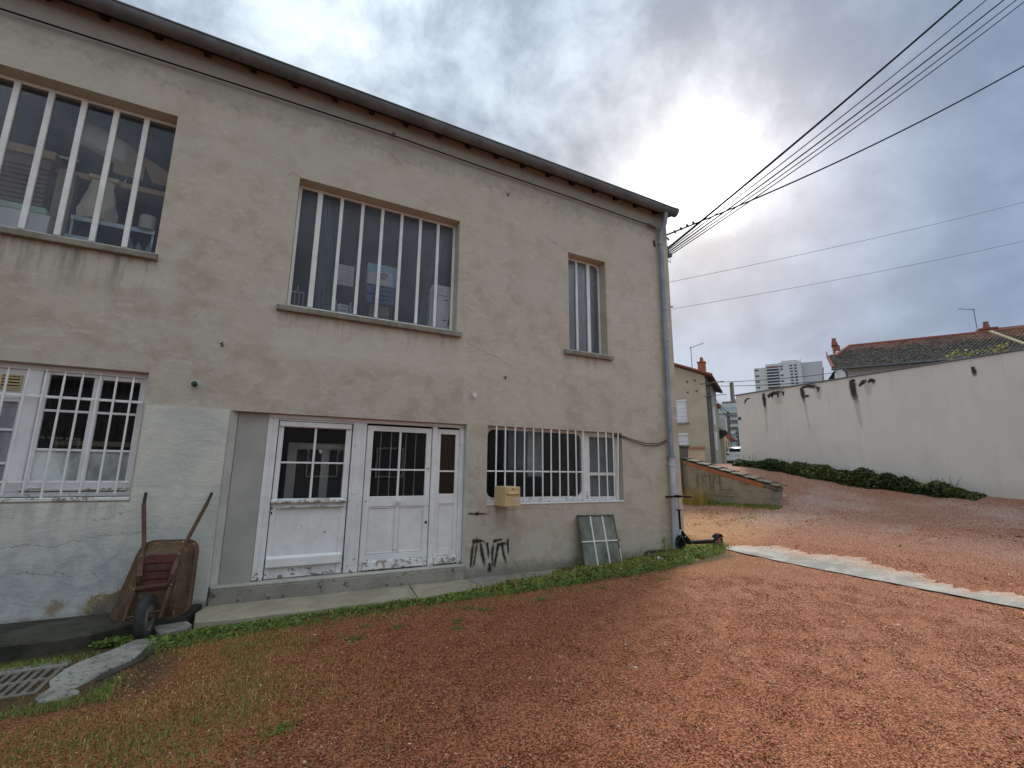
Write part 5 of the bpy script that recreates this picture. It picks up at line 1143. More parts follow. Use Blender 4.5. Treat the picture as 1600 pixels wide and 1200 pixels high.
# leaf clouds -------------------------------------------------------------
def leaves(name, C3, size, mat, tilt=.9, shade=None, flat=.6):
    n_ = len(C3); a = rng.uniform(0, 2*np.pi, n_); u = np.c_[np.cos(a), np.sin(a), rng.normal(0, tilt, n_)*.6]; u /= np.linalg.norm(u, axis=1)[:, None]
    r0 = rng.normal(0, 1, (n_, 3)); r0[:, 2] += flat*2; v = np.cross(u, r0); v /= np.maximum(np.linalg.norm(v, axis=1), 1e-6)[:, None]
    s_ = (size*rng.uniform(.55, 1.4, n_))[:, None]
    nn = np.cross(u, v)
    P_ = np.stack([C3-u*s_, C3+v*s_*.42+nn*s_*.12, C3+u*s_, C3-v*s_*.42+nn*s_*.12], 1).reshape(-1, 3)
    Fq = np.arange(n_*4).reshape(-1, 4); sh_ = np.repeat(shade if shade is not None else rng.uniform(0, 1, n_), 4)
    return npmesh(name, P_, Fq, M[mat], sh_)
def blades(name, B3, h, wd, mat, shade=None, lean_=.5):
    n_ = len(B3); a = rng.uniform(0, 2*np.pi, n_); d = np.c_[np.cos(a), np.sin(a), np.zeros(n_)]; e = np.c_[-np.sin(a), np.cos(a), np.zeros(n_)]
    hh = (h*rng.uniform(.5, 1.4, n_))[:, None]; l1 = rng.uniform(0, lean_, n_)[:, None]
    m1 = B3+d*hh*l1*.3+np.array([0, 0, 1])*hh*.6; tp_ = B3+d*hh*l1*1.1+np.array([0, 0, 1])*hh*(1-.35*l1)
    w_ = wd*rng.uniform(.6, 1.3, n_)[:, None]
    P_ = np.stack([B3-e*w_, B3+e*w_, m1+e*w_*.7, m1-e*w_*.7, tp_], 1).reshape(-1, 3); k = np.arange(n_)*5
    Fq = np.stack([np.c_[k, k+1, k+2], np.c_[k, k+2, k+3], np.c_[k+3, k+2, k+4]], 1).reshape(-1, 3)
    return npmesh(name, P_, Fq, M[mat], np.repeat(shade if shade is not None else rng.uniform(0, 1, n_), 5))
def vnoise(x, y, s_, seed):
    r_ = np.random.default_rng(seed).uniform(0, 1, (64, 64)); X_, Y_ = x*s_, y*s_; ix, iy = np.floor(X_).astype(int), np.floor(Y_).astype(int); fx, fy = sstep(X_-ix), sstep(Y_-iy)
    g = lambda a, b_: r_[a % 64, b_ % 64]
    return (g(ix, iy)*(1-fx)+g(ix+1, iy)*fx)*(1-fy)+(g(ix, iy+1)*(1-fx)+g(ix+1, iy+1)*fx)*fy

# weeds along the foot of the facade
def strip_mask(x, y):
    yu = np.interp(x, [-.9, -.6, 2.0, 2.8, 4.0, 4.8, 5.0, 8.4], [-.70, -.70, -.78, -.60, -.38, -.20, -.06, -.12]); yl = np.interp(x, [-.9, .1, 1.0, 1.8, 3.0, 4.9, 6.5, 7.8, 8.6], [-1.35, -1.25, -1.2, -1.08, -1.12, -1.02, -.92, -.72, -.30])
    nz = vnoise(x, y, 2.5, 3)*.5+vnoise(x, y, 7, 4)*.5
    c = (yu+yl)/2; hw = np.maximum((yu-yl)/2, .03); d = 1-np.abs(y-c)/hw
    base = np.clip(d*2.2+.1, 0, 1)*np.clip((nz-.22)*2.2, 0, 1); rich = np.interp(x, [-.9, .2, 1.6, 2.6, 5, 7.6, 8.5], [.75, .42, .4, .8, 1, 1, .9])
    return base*rich*((x > -.95) & (x < 8.55)), d
n_ = 150000; x = rng.uniform(-.95, 8.55, n_); y = rng.uniform(-1.5, -.05, n_); p, d = strip_mask(x, y); k = rng.uniform(0, 1, n_) < p*.55; x, y, d = x[k], y[k], d[k]
hz = .05*np.clip(d, 0, 1)*rng.uniform(.15, 1.5, len(x))*(.5+vnoise(x, y, 3.0, 9)); hz *= np.interp(x, [0, 2.5, 4.5, 7], [.6, .8, 1.5, 1.8])
tag(leaves('weed_leaves', np.c_[x, y, gz(x, y)+.008+hz], .024, 'leaf', shade=np.clip(.25+rng.normal(.18, .17, len(x))+hz*2.5+(vnoise(x, y, 1.5, 12)-.5)*.5, 0, 1)), kind='stuff')
n_ = 60000; x = rng.uniform(-.95, 8.55, n_); y = rng.uniform(-1.6, -.05, n_); p, d = strip_mask(x, y+.08); k = rng.uniform(0, 1, n_) < p*.5; x, y = x[k], y[k]
tag(blades('grass_blades', np.c_[x, y, gz(x, y)], .065, .0035, 'leaf', shade=rng.uniform(.25, .95, len(x))), kind='stuff')
# short dry grass and moss over the left foreground and the gravel edge
n_ = 130000; x = rng.uniform(-2.6, 3.2, n_); y = rng.uniform(-5.2, -1.0, n_)
nz = vnoise(x, y, 1.1, 21)*.6+vnoise(x, y, 4.5, 22)*.4; m_ = sstep((.9-x+(nz-.5)*1.8)/1.6)*sstep((y+5.0+(nz-.5)*1.5)/2.4)*np.clip((nz-.34)*3.2, 0, 1); m_ = np.maximum(m_, .55*sstep((y+1.75)/.5)*np.clip((nz-.35)*2, 0, 1))
m_ *= 1-sstep((-.72-.3*(-y-.9)/1.2-x)/.12)*sstep((y+2.2)/.15)*.97
k = rng.uniform(0, 1, n_) < m_*.75; x, y = x[k], y[k]
tag(blades('dry_grass', np.c_[x, y, gz(x, y)], .026, .0028, 'straw', shade=np.clip(rng.normal(.5, .27, len(x)), 0, 1), lean_=1.3), kind='stuff')
n_ = 60000; x = rng.uniform(-2.6, 4.5, n_); y = rng.uniform(-4.5, -1.1, n_); nz = vnoise(x, y, 1.6, 31)*.6+vnoise(x, y, 5, 32)*.4
k = rng.uniform(0, 1, n_) < np.maximum(np.clip((nz-.54)*4, 0, 1)*sstep((1.2-x)/1.5), .75*sstep((y+1.75-.25*nz)/.45)*np.clip((nz-.3)*2.2, 0, 1))*(1-sstep((-.72-.3*(-y-.9)/1.2-x)/.12)*sstep((y+2.2)/.15)*.97); x, y = x[k], y[k]
tag(blades('moss_grass', np.c_[x, y, gz(x, y)], .03, .003, 'leaf', shade=rng.uniform(.4, 1, len(x))), kind='stuff')
# greenery round the drain and in front of the blackened kerb
n_ = 9000; x = rng.uniform(-2.3, -.95, n_); y = rng.normal(-.93, .06, n_); nz = vnoise(x, y, 4, 41); k = (rng.uniform(0, 1, n_) < np.clip((nz-.25)*2.0, 0, 1)*sstep((x+1.75)/.3)); x, y = x[k], y[k]
tag(leaves('kerb_weeds', np.c_[x, y, -.085+rng.uniform(0, .10, len(x))*vnoise(x, y, 5, 5)], .022, 'leaf', shade=rng.uniform(.15, .75, len(x))), kind='stuff')
n_ = 9000; x = rng.uniform(-2.2, -.9, n_); y = rng.uniform(-2.35, -1.0, n_); nz = vnoise(x, y, 3, 43); inside = (x < -1.42) & (y < -1.31) & (y > -1.9)
ap_ = np.abs(x+.98+.29*((-y-.9)/1.2)) < .24
k = (rng.uniform(0, 1, n_) < np.clip((nz-.45)*1.9, 0, 1)) & ~inside & ~(ap_ & (y > -2.15)); x, y = x[k], y[k]
tag(blades('drain_grass', np.c_[x, y, np.where((x < -1.42) & (y > -1.31) & (y < -1.19), -.058, gz(x, y))], .035, .003, 'leaf', shade=rng.uniform(.3, 1, len(x)), lean_=1.0), kind='stuff')
# scattered tufts on the gravel and weeds behind the corner
T_ = [(1.05, -1.6), (1.35, -1.75), (2.3, -1.45), (2.45, -1.6), (1.9, -2.1), (2.0, -1.85), (.9, -1.95), (3.3, -1.5), (4.4, -1.35), (-.2, -4.0), (.2, -3.4), (5.6, -1.4)]
xx = np.concatenate([rng.normal(a, .05, 90) for a, _ in T_]); yy = np.concatenate([rng.normal(b_, .04, 90) for _, b_ in T_])
tag(leaves('gravel_tufts', np.c_[xx, yy, gz(xx, yy)+rng.uniform(0, .022, len(xx))], .013, 'leaf', shade=rng.uniform(.2, .7, len(xx))), kind='stuff')
n_ = 60000; x = rng.uniform(7.7, 13.0, n_); y = rng.uniform(-.8, 6.5, n_); nz = vnoise(x, y, .9, 51)*.5+vnoise(x, y, 3, 52)*.5
edge = np.clip(1-np.abs(x-12.75)/.45, 0, 1)*np.clip((nz-.2)*2.5, 0, 1)*(y > 1.3); lot = np.clip((nz-.5)*3.2, 0, 1)*.5*sstep((y-0.2)/2.0); near_w = np.clip(1-np.abs(x-8.2)/.7, 0, 1)*np.clip((nz-.3)*2, 0, 1)*(y > -.5)*(y < 1.6)
k = rng.uniform(0, 1, n_) < np.maximum(np.maximum(edge, lot), near_w); x, y = x[k], y[k]; e_ = edge[k]
tag(blades('yard_grass', np.c_[x, y, gz(x, y)], .05, .006, 'straw', shade=np.clip(rng.normal(.35, .3, len(x)), 0, 1)), kind='stuff')
n_ = 9000; y = rng.uniform(1.3, 6.2, n_); x = 12.98-np.abs(rng.normal(0, .16+.12*sstep((y-3)/1.5), n_)); k = rng.uniform(0, 1, n_) < np.clip(vnoise(x*0+3, y, 1.8, 61)*1.3-.1+.3*sstep((y-3.6)/1.2), 0, 1); x, y = x[k], y[k]; hh = .05+.55*sstep((y-3.3)/1.3)*rng.uniform(0, 1, len(x))**1.5
tag(leaves('wall_foot_weeds', np.c_[x, y, gz(x, y)+hh*rng.uniform(.1, 1, len(x))], .03, 'leaf', shade=np.clip(rng.normal(.5, .25, len(x)), 0, 1)), kind='stuff')
x = rng.uniform(12.3, 12.97, 500); y = rng.uniform(3.5, 5.8, 500)
tag(blades('wall_foot_stalks', np.c_[x, y, gz(x, y)], .5, .006, 'straw', shade=rng.uniform(.2, .9, 500)), kind='stuff')
xx, yy, zz_, hh_ = [], [], [], []
for k in range(95):
    px_ = rng.uniform(2.4, 8.2); lo_ = np.interp(px_, [2.4, 5, 8.2], [-1.0, -.95, -.45]); hi_ = np.interp(px_, [2.4, 4, 4.9, 8.2], [-.72, -.42, -.14, -.16]); py_ = rng.uniform(lo_, hi_); H_ = rng.uniform(.05, .19)*np.interp(px_, [2.4, 5, 8], [.6, 1, 1]); c_n = int(26*H_/.1)
    r_ = rng.normal(0, .03+.22*H_, (c_n, 2)); xx += list(px_+r_[:, 0]); yy += list(py_+r_[:, 1]); zz_ += list(rng.uniform(.1, 1, c_n)*H_*np.exp(-3*(r_**2).sum(1)/(.03+.3*H_)**2*.15)); hh_ += list(np.clip(rng.normal(.5, .2, c_n)+rng.normal(0, .12), 0, 1))
xx, yy = np.array(xx), np.array(yy)
tag(leaves('weed_clumps', np.c_[xx, yy, gz(xx, yy)+np.array(zz_)], .026, 'leaf', shade=np.array(hh_)), kind='stuff')
xx = rng.uniform(2.6, 8.3, 900); yy = np.interp(xx, [2.4, 5, 8.3], [-.9, -.6, -.3])+rng.normal(0, .18, 900); k = yy < np.interp(xx, [2.4, 4, 4.9, 8.2], [-.62, -.38, -.1, -.1])
tag(blades('weed_stalks', np.c_[xx, yy, gz(xx, yy)][k], .17, .0028, 'straw', shade=rng.uniform(0, .9, k.sum()), lean_=.8), kind='stuff')
# one tall weed and the flowering tuft beside the boards
tw = thing('tall_weed', 'single tall upright weed growing by the blackened boards', 'weed', (6.62, -.42, .05)); MB().tube([(0, 0, 0), (.01, 0, .2), (.0, .01, .40)], [.005, .004, .002], 5).build('stem', M['leaf'], tw)
c3 = np.array([(rng.normal(0, .045*(1-h_/.5)+.008), rng.normal(0, .045*(1-h_/.5)+.008), h_) for h_ in rng.uniform(.02, .42, 90)]); o = leaves('foliage', c3, .024, 'leaf', shade=rng.uniform(.4, .8, 90)); o.parent = tw

# hedge along the white wall ----------------------------------------------
n_ = 26000; y = rng.uniform(-1.75, 5.35, n_); cl_ = vnoise(y*0+1.7, y, 2.2, 71)*.6+vnoise(y*0+1.7, y, 6, 72)*.4; H = (.12+.42*cl_**1.5)*np.interp(y, [-1.75, -1.2, -.3, 4.2, 5.35], [.15, .55, 1, 1, .7]); Wd = .24+.26*vnoise(y*0+8, y, 3, 73)
a = rng.uniform(0, np.pi, n_); rr_ = rng.uniform(.5, 1.18, n_); x = 16.62+Wd*np.cos(a)*rr_; z = H*np.sin(a)**.8*rr_
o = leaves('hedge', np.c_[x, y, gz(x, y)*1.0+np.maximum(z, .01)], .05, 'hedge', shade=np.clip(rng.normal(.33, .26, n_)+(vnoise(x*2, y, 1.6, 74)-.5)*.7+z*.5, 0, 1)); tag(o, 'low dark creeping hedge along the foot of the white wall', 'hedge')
sk_ = MB()
for k in range(80):
    y = rng.uniform(-1.5, 5.2); x = rng.uniform(16.5, 16.8); sk_.tube([(x, y, float(gz(x, y))-.02), (x+rng.normal(0, .1), y+rng.normal(0, .12), float(gz(x, y))+rng.uniform(.25, .55))], [.008, .003], 4)
o2 = sk_.build('twigs', M['iron'], o); tag(o2, kind='stuff')
for yc, zc, n_, lab in ((-1.42, 5.0, 170, 'tallest yellow-green climber tip above the white wall coping'), (-1.75, 4.93, 90, 'second yellow-green climber tip above the white wall coping'), (-2.1, 4.93, 70, 'small yellow-green climber tip right of the second one'), (-2.38, 4.98, 90, 'rightmost yellow-green climber tip above the white wall coping')):
    t0 = thing('climber', lab, 'climber', (17.7, yc, 3.5), 0, 'climber tips above the white wall'); h_ = zc-3.5
    MB().tube([(0, 0, 0), (0, .05, h_*.6), (0, 0, h_+.22)], [.012, .008, .004], 5).build('stem', M['iron'], t0)
    zz_ = rng.uniform(h_-.4, h_+.30, n_); c3 = np.c_[rng.normal(0, .08, n_), rng.normal(0, .11, n_)*(1.2-(zz_-h_)*1.2)+(zz_-h_)*.25*rng.choice([-1, 1], n_), zz_]; o = leaves('foliage', c3, .045, 'yleaf'); o.parent = t0

# ------------------------------------------------------------------ street beyond (frame: x = right, y = along the street)
AZ = R_(56.8); OX, OY = 22.33, 11.26
def sthing(name, label, cat, r, s, z, grp=None):
    return thing(name, label, cat, (OX+r*math.cos(AZ)+s*math.sin(AZ), OY-r*math.sin(AZ)+s*math.cos(AZ), z), -AZ, grp)
# beige gabled house
h = sthing('beige_house', 'beige gabled house with closed white shutters and a brick chimney', 'house', 0, 0, 0)
W_ = 9.0; L_ = 6.2; ze, pit_ = 7.35, .44
wl = MB(); hx = [(-2.35, -1.10, 4.62, 6.0), (-2.35, -1.12, 2.9, 3.98)]
def gable_front(mb_, x0, x1, z0, z1, holes): 
    X = sorted({x0, x1, *[q_[0] for q_ in holes], *[q_[1] for q_ in holes]}); Z = sorted({z0, z1, *[q_[2] for q_ in holes], *[q_[3] for q_ in holes]})
    for a, b_ in zip(X, X[1:]):
        for c, d in zip(Z, Z[1:]):
            if any(q_[0] <= a and b_ <= q_[1] and q_[2] <= c and d <= q_[3] for q_ in holes): continue
            mb_.quad([(a, 0, c), (b_, 0, c), (b_, 0, d), (a, 0, d)])
gable_front(wl, -W_, 0, 1.2, ze, hx); wl.quad([(-W_, 0, ze), (0, 0, ze), (-W_/2, 0, ze+pit_*W_/2)])
wl.quad([(0, 0, 1.2), (0, L_, 1.2), (0, L_, ze), (0, 0, ze)]); wl.quad([(-W_, L_, 1.2), (-W_, 0, 1.2), (-W_, 0, ze), (-W_, L_, ze)]); wl.quad([(-W_, L_, 1.2), (0, L_, 1.2), (0, L_, ze), (-W_, L_, ze)])
for q_ in hx: wl.box(q_[0], q_[1], .12, .2, q_[2], q_[3]); 
wl.build('wall', M['house_beige'], h)
for q_ in hx:
    s_ = MB().box(q_[0]+.01, q_[1]-.01, .05, .09, q_[2]+.01, q_[3]-.12).build('shutter', M['shutter'], h)
    for k in range(5): z_ = q_[2]+.12+k*.24; MB().box(q_[0]+.02, q_[1]-.02, .044, .0495, z_, z_+.012).build('slat_joint', M['greybl'], s_)
    MB().box(q_[0]+.005, q_[1]-.005, .0, .11, q_[3]-.115, q_[3]-.003).build('shutter_box', M['white'], h); MB().box(q_[0]-.08, q_[1]+.08, -.10, .1, q_[2]-.09, q_[2]-.004).build('window_sill', M['concrete'], h)
rf = MB(); ov = .45
rf.prism([(ov, -.25, ze-ov*pit_*.9+.05), (ov, -.25, ze-ov*pit_*.9+.16), (-W_/2, -.25, ze+pit_*W_/2+.2), (-W_/2, -.25, ze+pit_*W_/2+.06)], (0, L_+.2, 0)); rf.prism([(-W_-ov, -.25, ze-ov*pit_*.9+.05), (-W_/2, -.25, ze+pit_*W_/2+.06), (-W_/2, -.25, ze+pit_*W_/2+.2), (-W_-ov, -.25, ze-ov*pit_*.9+.16)], (0, L_+.2, 0))
RF = rf.build('roof', M['clay'], h)
MB().prism([(ov-.02, -.2, ze-ov*pit_*.9+.0), (ov-.02, -.2, ze-ov*pit_*.9+.045), (.01, -.2, ze+.045), (.01, -.2, ze-.05)], (0, L_+.1, 0)).build('eave_boards', M['eave_dark'], RF)
vt_ = MB()
for k in range(26): x_ = ov-.2*k; z_ = ze-x_*pit_*.95+.16+(.0 if x_ > 0 else 0); vt_.tube([(x_, -.27, z_), (x_-.19, -.27, z_+.19*pit_)], .06, 6)
tag(vt_.build('verge_tiles', M['clay'], RF), kind='stuff')
MB().box(-.42, .0, .6, 1.1, ze-.1, 8.3).build('chimney', M['brick'], h, .02); MB().box(-.45, .03, .57, 1.13, 8.302, 8.37).build('chimney_cap', M['brick'], h); MB().lathe([(.09, 0), (.12, .05), (.08, .3), (.0, .3)], (-.2, .85, 8.371), 'z', 12).build('chimney_pot', M['clay'], h)
for xx, yy, r_ in ((.06, .25, .05), (.07, .9, .06), (.06, 1.7, .06)): MB().tube([(xx, yy, 1.5), (xx, yy, ze-.25)], r_, 8).build('downpipe', M['pipe_dark'], h)
for xx, zz_ in ((-1.0, 7.05), (-.55, 7.1), (-1.0, 6.4), (-.5, 6.45)): MB().lathe([(0, -.012), (.07, -.012), (.07, 0)], (xx, -.001, zz_), 'y', 12).build('vent_cap', M['pipe_dark'], h)
for zz_, yy in ((4.7, 3.2), (3.1, 3.4)): MB().box(.003, .05, yy, yy+.8, zz_, zz_+1.2).build('shutter', M['shutter'], h)
def antenna(label, r, s, z, hgt, grp=None, flip=1):
    q_ = sthing('roof_antenna', label, 'antenna', r, s, z); MB().tube([(0, 0, 0), (0, 0, hgt)], .022, 6).build('mast', M['pipe_dark'], q_)
    bm__ = MB().tube([(-.1*flip, 0, hgt-.1), (.75*flip, 0, hgt+.12)], .016, 5)
    for k in range(6): x_ = (.02+k*.13)*flip; bm__.tube([(x_, -.2, hgt-.07+.035*k), (x_, .2, hgt-.07+.035*k)], .009, 4)
    bm__.build('boom', M['pipe_dark'], q_)
antenna('thin television antenna beside the brick chimney of the beige house', -.75, .7, 7.5, 1.9)
q = sthing('garden_wall', 'pale garden wall with red tile capping below the beige house', 'wall', 0, -1.2, 0); MB().box(-4, -.18, 0, .3, .5, 2.98).build('body', M['house_cream'], q); MB().prism([(-4, -.08, 2.985), (-4, .38, 2.985), (-4, .15, 3.12)], (3.88, 0, 0)).build('capping', M['clay'], q)
# neighbouring lower houses on the street
h = sthing('balcony_house', 'narrow house with a projecting balcony canopy beyond the beige house', 'house', 0, 6.4, 0)
MB().box(-6, -.1, 0, 1.9, 1.5, 6.4).build('wall', M['house_beige'], h); MB().box(-6.3, .1, -.1, 2.0, 6.402, 6.52).build('roof', M['clay'], h)
MB().prism([(-.098, .3, 4.1), (.42, .3, 4.5), (.42, .3, 4.62), (-.098, .3, 4.9)], (0, 1.5, 0)).build('balcony_canopy', M['eave_dark'], h); MB().box(.36, .42, .3, 1.8, 4.63, 5.5).build('balcony_panel', M['house_white'], h)
MB().box(-.098, .36, .3, .34, 4.63, 5.5).build('balcony_panel', M['house_white'], h)
h = sthing('cream_house', 'small cream house with red tiled eave on the far street', 'house', 0, 8.5, 0)
MB().box(-6, .12, 0, 7, 1.5, 4.4).build('wall', M['house_cream'], h); MB().prism([(-6, 2.5, 4.42), (.5, 2.5, 4.42), (.5, 2.5, 4.54), (-3, 2.5, 5.6), (-6, 2.5, 5.0)], (0, 4.7, 0)).build('roof', M['clay'], h)
for yy in (1.2, 3.4): MB().box(.122, .16, yy, yy+.5, 2.3, 4.1).build('shutter', M['graywood'], h)
# utility pole and its wires
q = sthing('utility_pole', 'weathered utility pole with crossarms in the far street', 'utility pole', -.95, 30, 2.2); MB().tube([(-.08, 0, 0), (0, 0, 6.6)], [.20, .15], 10).build('pole', M['wood_post'], q)
for zz_, l_ in ((6.0, 1.3), (5.3, 1.0), (4.6, .8)):
    ca = MB().box(-.2, l_, -.08, .08, zz_, zz_+.12).build('crossarm', M['wood_post'], q)
    for k in range(4): MB().lathe([(.02, 0), (.07, .05), (.07, .14), (0, .18)], (.15+k*(l_-.2)/3.5, 0, zz_-.2), 'z', 8).build('insulator', M['insul'], ca)
q = sthing('street_lamp_post', 'slim dark street post in front of the apartment block', 'post', -.1, 30, 2.2); MB().tube([(0, 0, 0), (0, 0, 4.6)], .09, 8).build('pole', M['pipe_dark'], q)
for k in range(4): MB().box(-.22, .22, -.15, .15, 2.6+k*.45, 2.85+k*.45).build('fitting', M['pipe_dark'], q)
def sp(r, s, z): return (OX+r*math.cos(AZ)+s*math.sin(AZ), OY-r*math.sin(AZ)+s*math.cos(AZ), z)
for a, b_, lab in ((sp(.3, .5, 7.0), sp(7.3, 7.9, 8.35), 'upper service wire from the beige house to the red-roofed house'), (sp(.3, 1, 6.85), sp(7.6, 8.0, 7.9), 'lower service wire from the beige house to the red-roofed house'),
                   (sp(.3, 2, 6.2), sp(-.6, 30, 8.3), 'upper service wire from the beige house to the utility pole'), (sp(.3, 2, 5.9), sp(-.4, 30, 7.6), 'lower service wire from the beige house to the utility pole'), (sp(-4.5, -.1, 7.3), sp(.3, .2, 6.75), 'upper thin wire along the beige gable'), (sp(-4.5, -.1, 6.0), sp(.3, .2, 6.1), 'lower thin wire along the beige gable')):
    cable('service_wire', [a, b_], .018, lab, 'wire', 'service wires over the street', sag=.12)
q = sthing('wall_bracket', 'grey insulator bracket sticking out from the beige house eave', 'bracket', 0, .1, 6.85); MB().tube([(-.3, -.1, 0), (1.0, -.1, .06)], .03, 6).build('arm', M['grate'], q); MB().tube([(-.1, -.12, -.75), (1.1, -.12, -.72)], .02, 6).build('arm', M['grate'], q)

# red-roofed house behind the white wall ------------------------------------
RX, SF, SR = 7.15, 7.75, 11.75
h = sthing('tiled_roof_house', 'white house under a long lichened red tile roof behind the wall', 'house', RX, SF, 0)
LEN = 16.0; D_ = 8.0; zE, zR = 8.62, 10.92
MB().box(.75, LEN, .7, D_-.7, 1.5, zE-.02).build('wall', M['house_white'], h)
MB().prism([(.752, .7, zE-.02), (.752, D_-.7, zE-.02), (.752, D_/2, zR-.25)], (.3, 0, 0)).build('gable', M['house_white'], h)
MB().box(2.6, 3.2, .685, .699, 7.6, 8.25).build('window', M['greybl'], h)
hipx = 1.6
def slope_pt(u, v): return None
rb = MB()
ang = math.atan2(zR-zE, D_/2)
rb.prism([(0, 0, zE-.06), (hipx, D_/2, zR-.06), (LEN, D_/2, zR-.06), (LEN, 0, zE-.06)], (0, .02, -.06)); rb.prism([(0, D_, zE-.06), (hipx, D_/2, zR-.06), (LEN, D_/2, zR-.06), (LEN, D_, zE-.06)], (0, -.02, -.06))
rb.quad([(.55, 1.9, zE+.85), (.55, D_-1.9, zE+.85), (hipx, D_/2, zR-.03)])
ROOF = rb.build('roof', M['rooftile'], h); 
TV, TF, TA = [], [], []; rows = 26; cols = 76
for i in range(rows):
    f0 = i/rows; f1 = (i+1.25)/rows
    for j in range(cols):
        x0 = (j+(.5 if i % 2 else 0))*LEN/cols; xl_ = .45*max(0, 0)+hipx*max(0, f0-.55)/.45 if f0 > .55 else 0
        if x0 < xl_-.05: continue
        x1 = x0+LEN/cols*.94; lift = .055+random.uniform(-.012, .018); dy = random.uniform(-.02, .02)
        y0 = D_/2*f0+dy; z0 = zE+(zR-zE)*f0; y1 = D_/2*f1+dy; z1 = zE+(zR-zE)*f1
        if f1 > 1: y1, z1 = D_/2, zR
        xm = (x0+x1)/2
        b0 = len(TV); TV += [(x0, y0, z0-.03), (x1, y0, z0-.03), (x1, y0, z0+lift*.7), (xm, y0, z0+lift*1.35), (x0, y0, z0+lift*.7), (x0, y1, z1), (xm, y1, z1+.03), (x1, y1, z1)]
        for q_ in ((0, 1, 2, 3, 4), (4, 3, 6, 5), (3, 2, 7, 6), (0, 4, 5), (1, 7, 2)): TF.append(tuple(b0+k for k in q_))
        TA += [random.random()]*8
me = bpy.data.meshes.new('roof_tiles'); me.from_pydata(TV, [], TF); a_ = me.attributes.new('shade', 'FLOAT', 'POINT'); a_.data.foreach_set('value', TA); me.materials.append(M['rooftile'])
o = bpy.data.objects.new('roof_tiles', me); COL.objects.link(o); o.parent = h; tag(o, kind='stuff')
rd = MB()
for k in range(40): x_ = hipx+k*(LEN-hipx)/40; rd.tube([(x_, D_/2, zR+.03), (x_+.37, D_/2, zR+.045)], [.11, .095], 8)
for k in range(6): f_ = k/6; p0 = Vector((.5, D_/2*.55+.0, zE+(zR-zE)*.55)).lerp(Vector((hipx, D_/2, zR)), f_); p1 = Vector((.5, D_/2*.55, zE+(zR-zE)*.55)).lerp(Vector((hipx, D_/2, zR)), f_+.16); rd.tube([p0+Vector((0, 0, .04)), p1+Vector((0, 0, .06))], .10, 8)
for k in range(7): f_ = k/7*.55; f2 = (k+.95)/7*.55; rd.tube([(0.02, D_/2*f_, zE+(zR-zE)*f_+.05), (.02+.48*(k == 6)*0, D_/2*f2, zE+(zR-zE)*f2+.07)], .10, 8)
tag(rd.build('ridge_tiles', M['clay'], h), kind='stuff')
MB().prism([(0, -.02, zE-.14), (0, D_/2*.55, zE+(zR-zE)*.55-.12), (0, D_/2*.55, zE+(zR-zE)*.55-.02), (0, -.02, zE-.04)], (.06, 0, 0)).build('barge_board', M['eave_dark'], h); MB().prism([(0, D_+.02, zE-.14), (0, D_-D_/2*.55, zE+(zR-zE)*.55-.12), (0, D_-D_/2*.55, zE+(zR-zE)*.55-.02), (0, D_+.02, zE-.04)], (.06, 0, 0)).build('barge_board', M['clay'], h)
MB().tube([(-.1, -.1, zE-.08), (LEN, -.1, zE-.06)], .075, 8).build('gutter', M['pipe_dark'], h); MB().tube([(.5, -.1, zE-.1), (.7, .1, zE-.3), (.78, .6, zE-.5), (.78, .64, 5)], .05, 8).build('downpipe', M['pipe_dark'], h)
MB().tube([(.02, D_/2*.55, zE+(zR-zE)*.56), (-.02, D_/2*.55, zE+(zR-zE)*.55+.42)], [.06, .02], 6).build('finial', M['clay'], h)
def clay_stack(x_, s_): 
    q_ = MB().box(x_-.5*s_, x_+.6*s_, D_/2+.3, D_/2+.9, zR-.4, zR+.28).build('chimney', M['clay'], h, .05); MB().box(x_-.62*s_, x_+.3*s_, D_/2+.25, D_/2+.95, zR+.282, zR+.4).build('chimney_cap', M['clay'], q_); MB().lathe([(.2, 0), (.16, .25), (.12, .42), (.16, .46), (0, .47)], (x_-.15*s_, D_/2+.6, zR+.401), 'z', 10).build('chimney_pot', M['clay'], q_)
clay_stack(.85, .38); clay_stack(9.35, 1.0)
MB().prism([(9.03, 4.0, zR+.0), (9.47, 1.06, zE+.61), (9.62, 1.06, zE+.61), (9.20, 4.0, zR+.0)], (0, 0, .14)).build('verge_flashing', M['house_cream'], h)
antenna('bent television antenna mast on the long red roof', RX+8.55, SR, 10.9, 1.75, None, -1)
q = sthing('vent_post', 'orange timber post with dark lantern cap before the white house', 'post', 8.75, 7.0, 0); MB().box(-.16, .16, -.1, .1, 5.4, 7.2).build('post', M['orangewood'], q); MB().box(-.34, .34, -.3, .3, 7.201, 7.25).build('cap_base', M['pipe_dark'], q); MB().box(-.3, .3, -.26, .26, 7.6, 7.66).build('cap_top', M['pipe_dark'], q)
for xx in (-.22, 0, .22): MB().box(xx-.06, xx+.06, -.2, .2, 7.252, 7.598).build('louvre', M['pipe_dark'], q)
q = sthing('dark_tiled_house', 'second dark tiled roof joining the long red roof at right', 'house', 17.2, 9.5, 0); MB().box(0, 8, 0, 6, 1.5, 9.2).build('wall', M['house_white'], q); MB().prism([(-.5, -.4, 9.2), (-.5, 6.4, 9.2), (-.5, 3, 11.35)], (9, 0, 0)).build('roof', M['rooftile'], q)

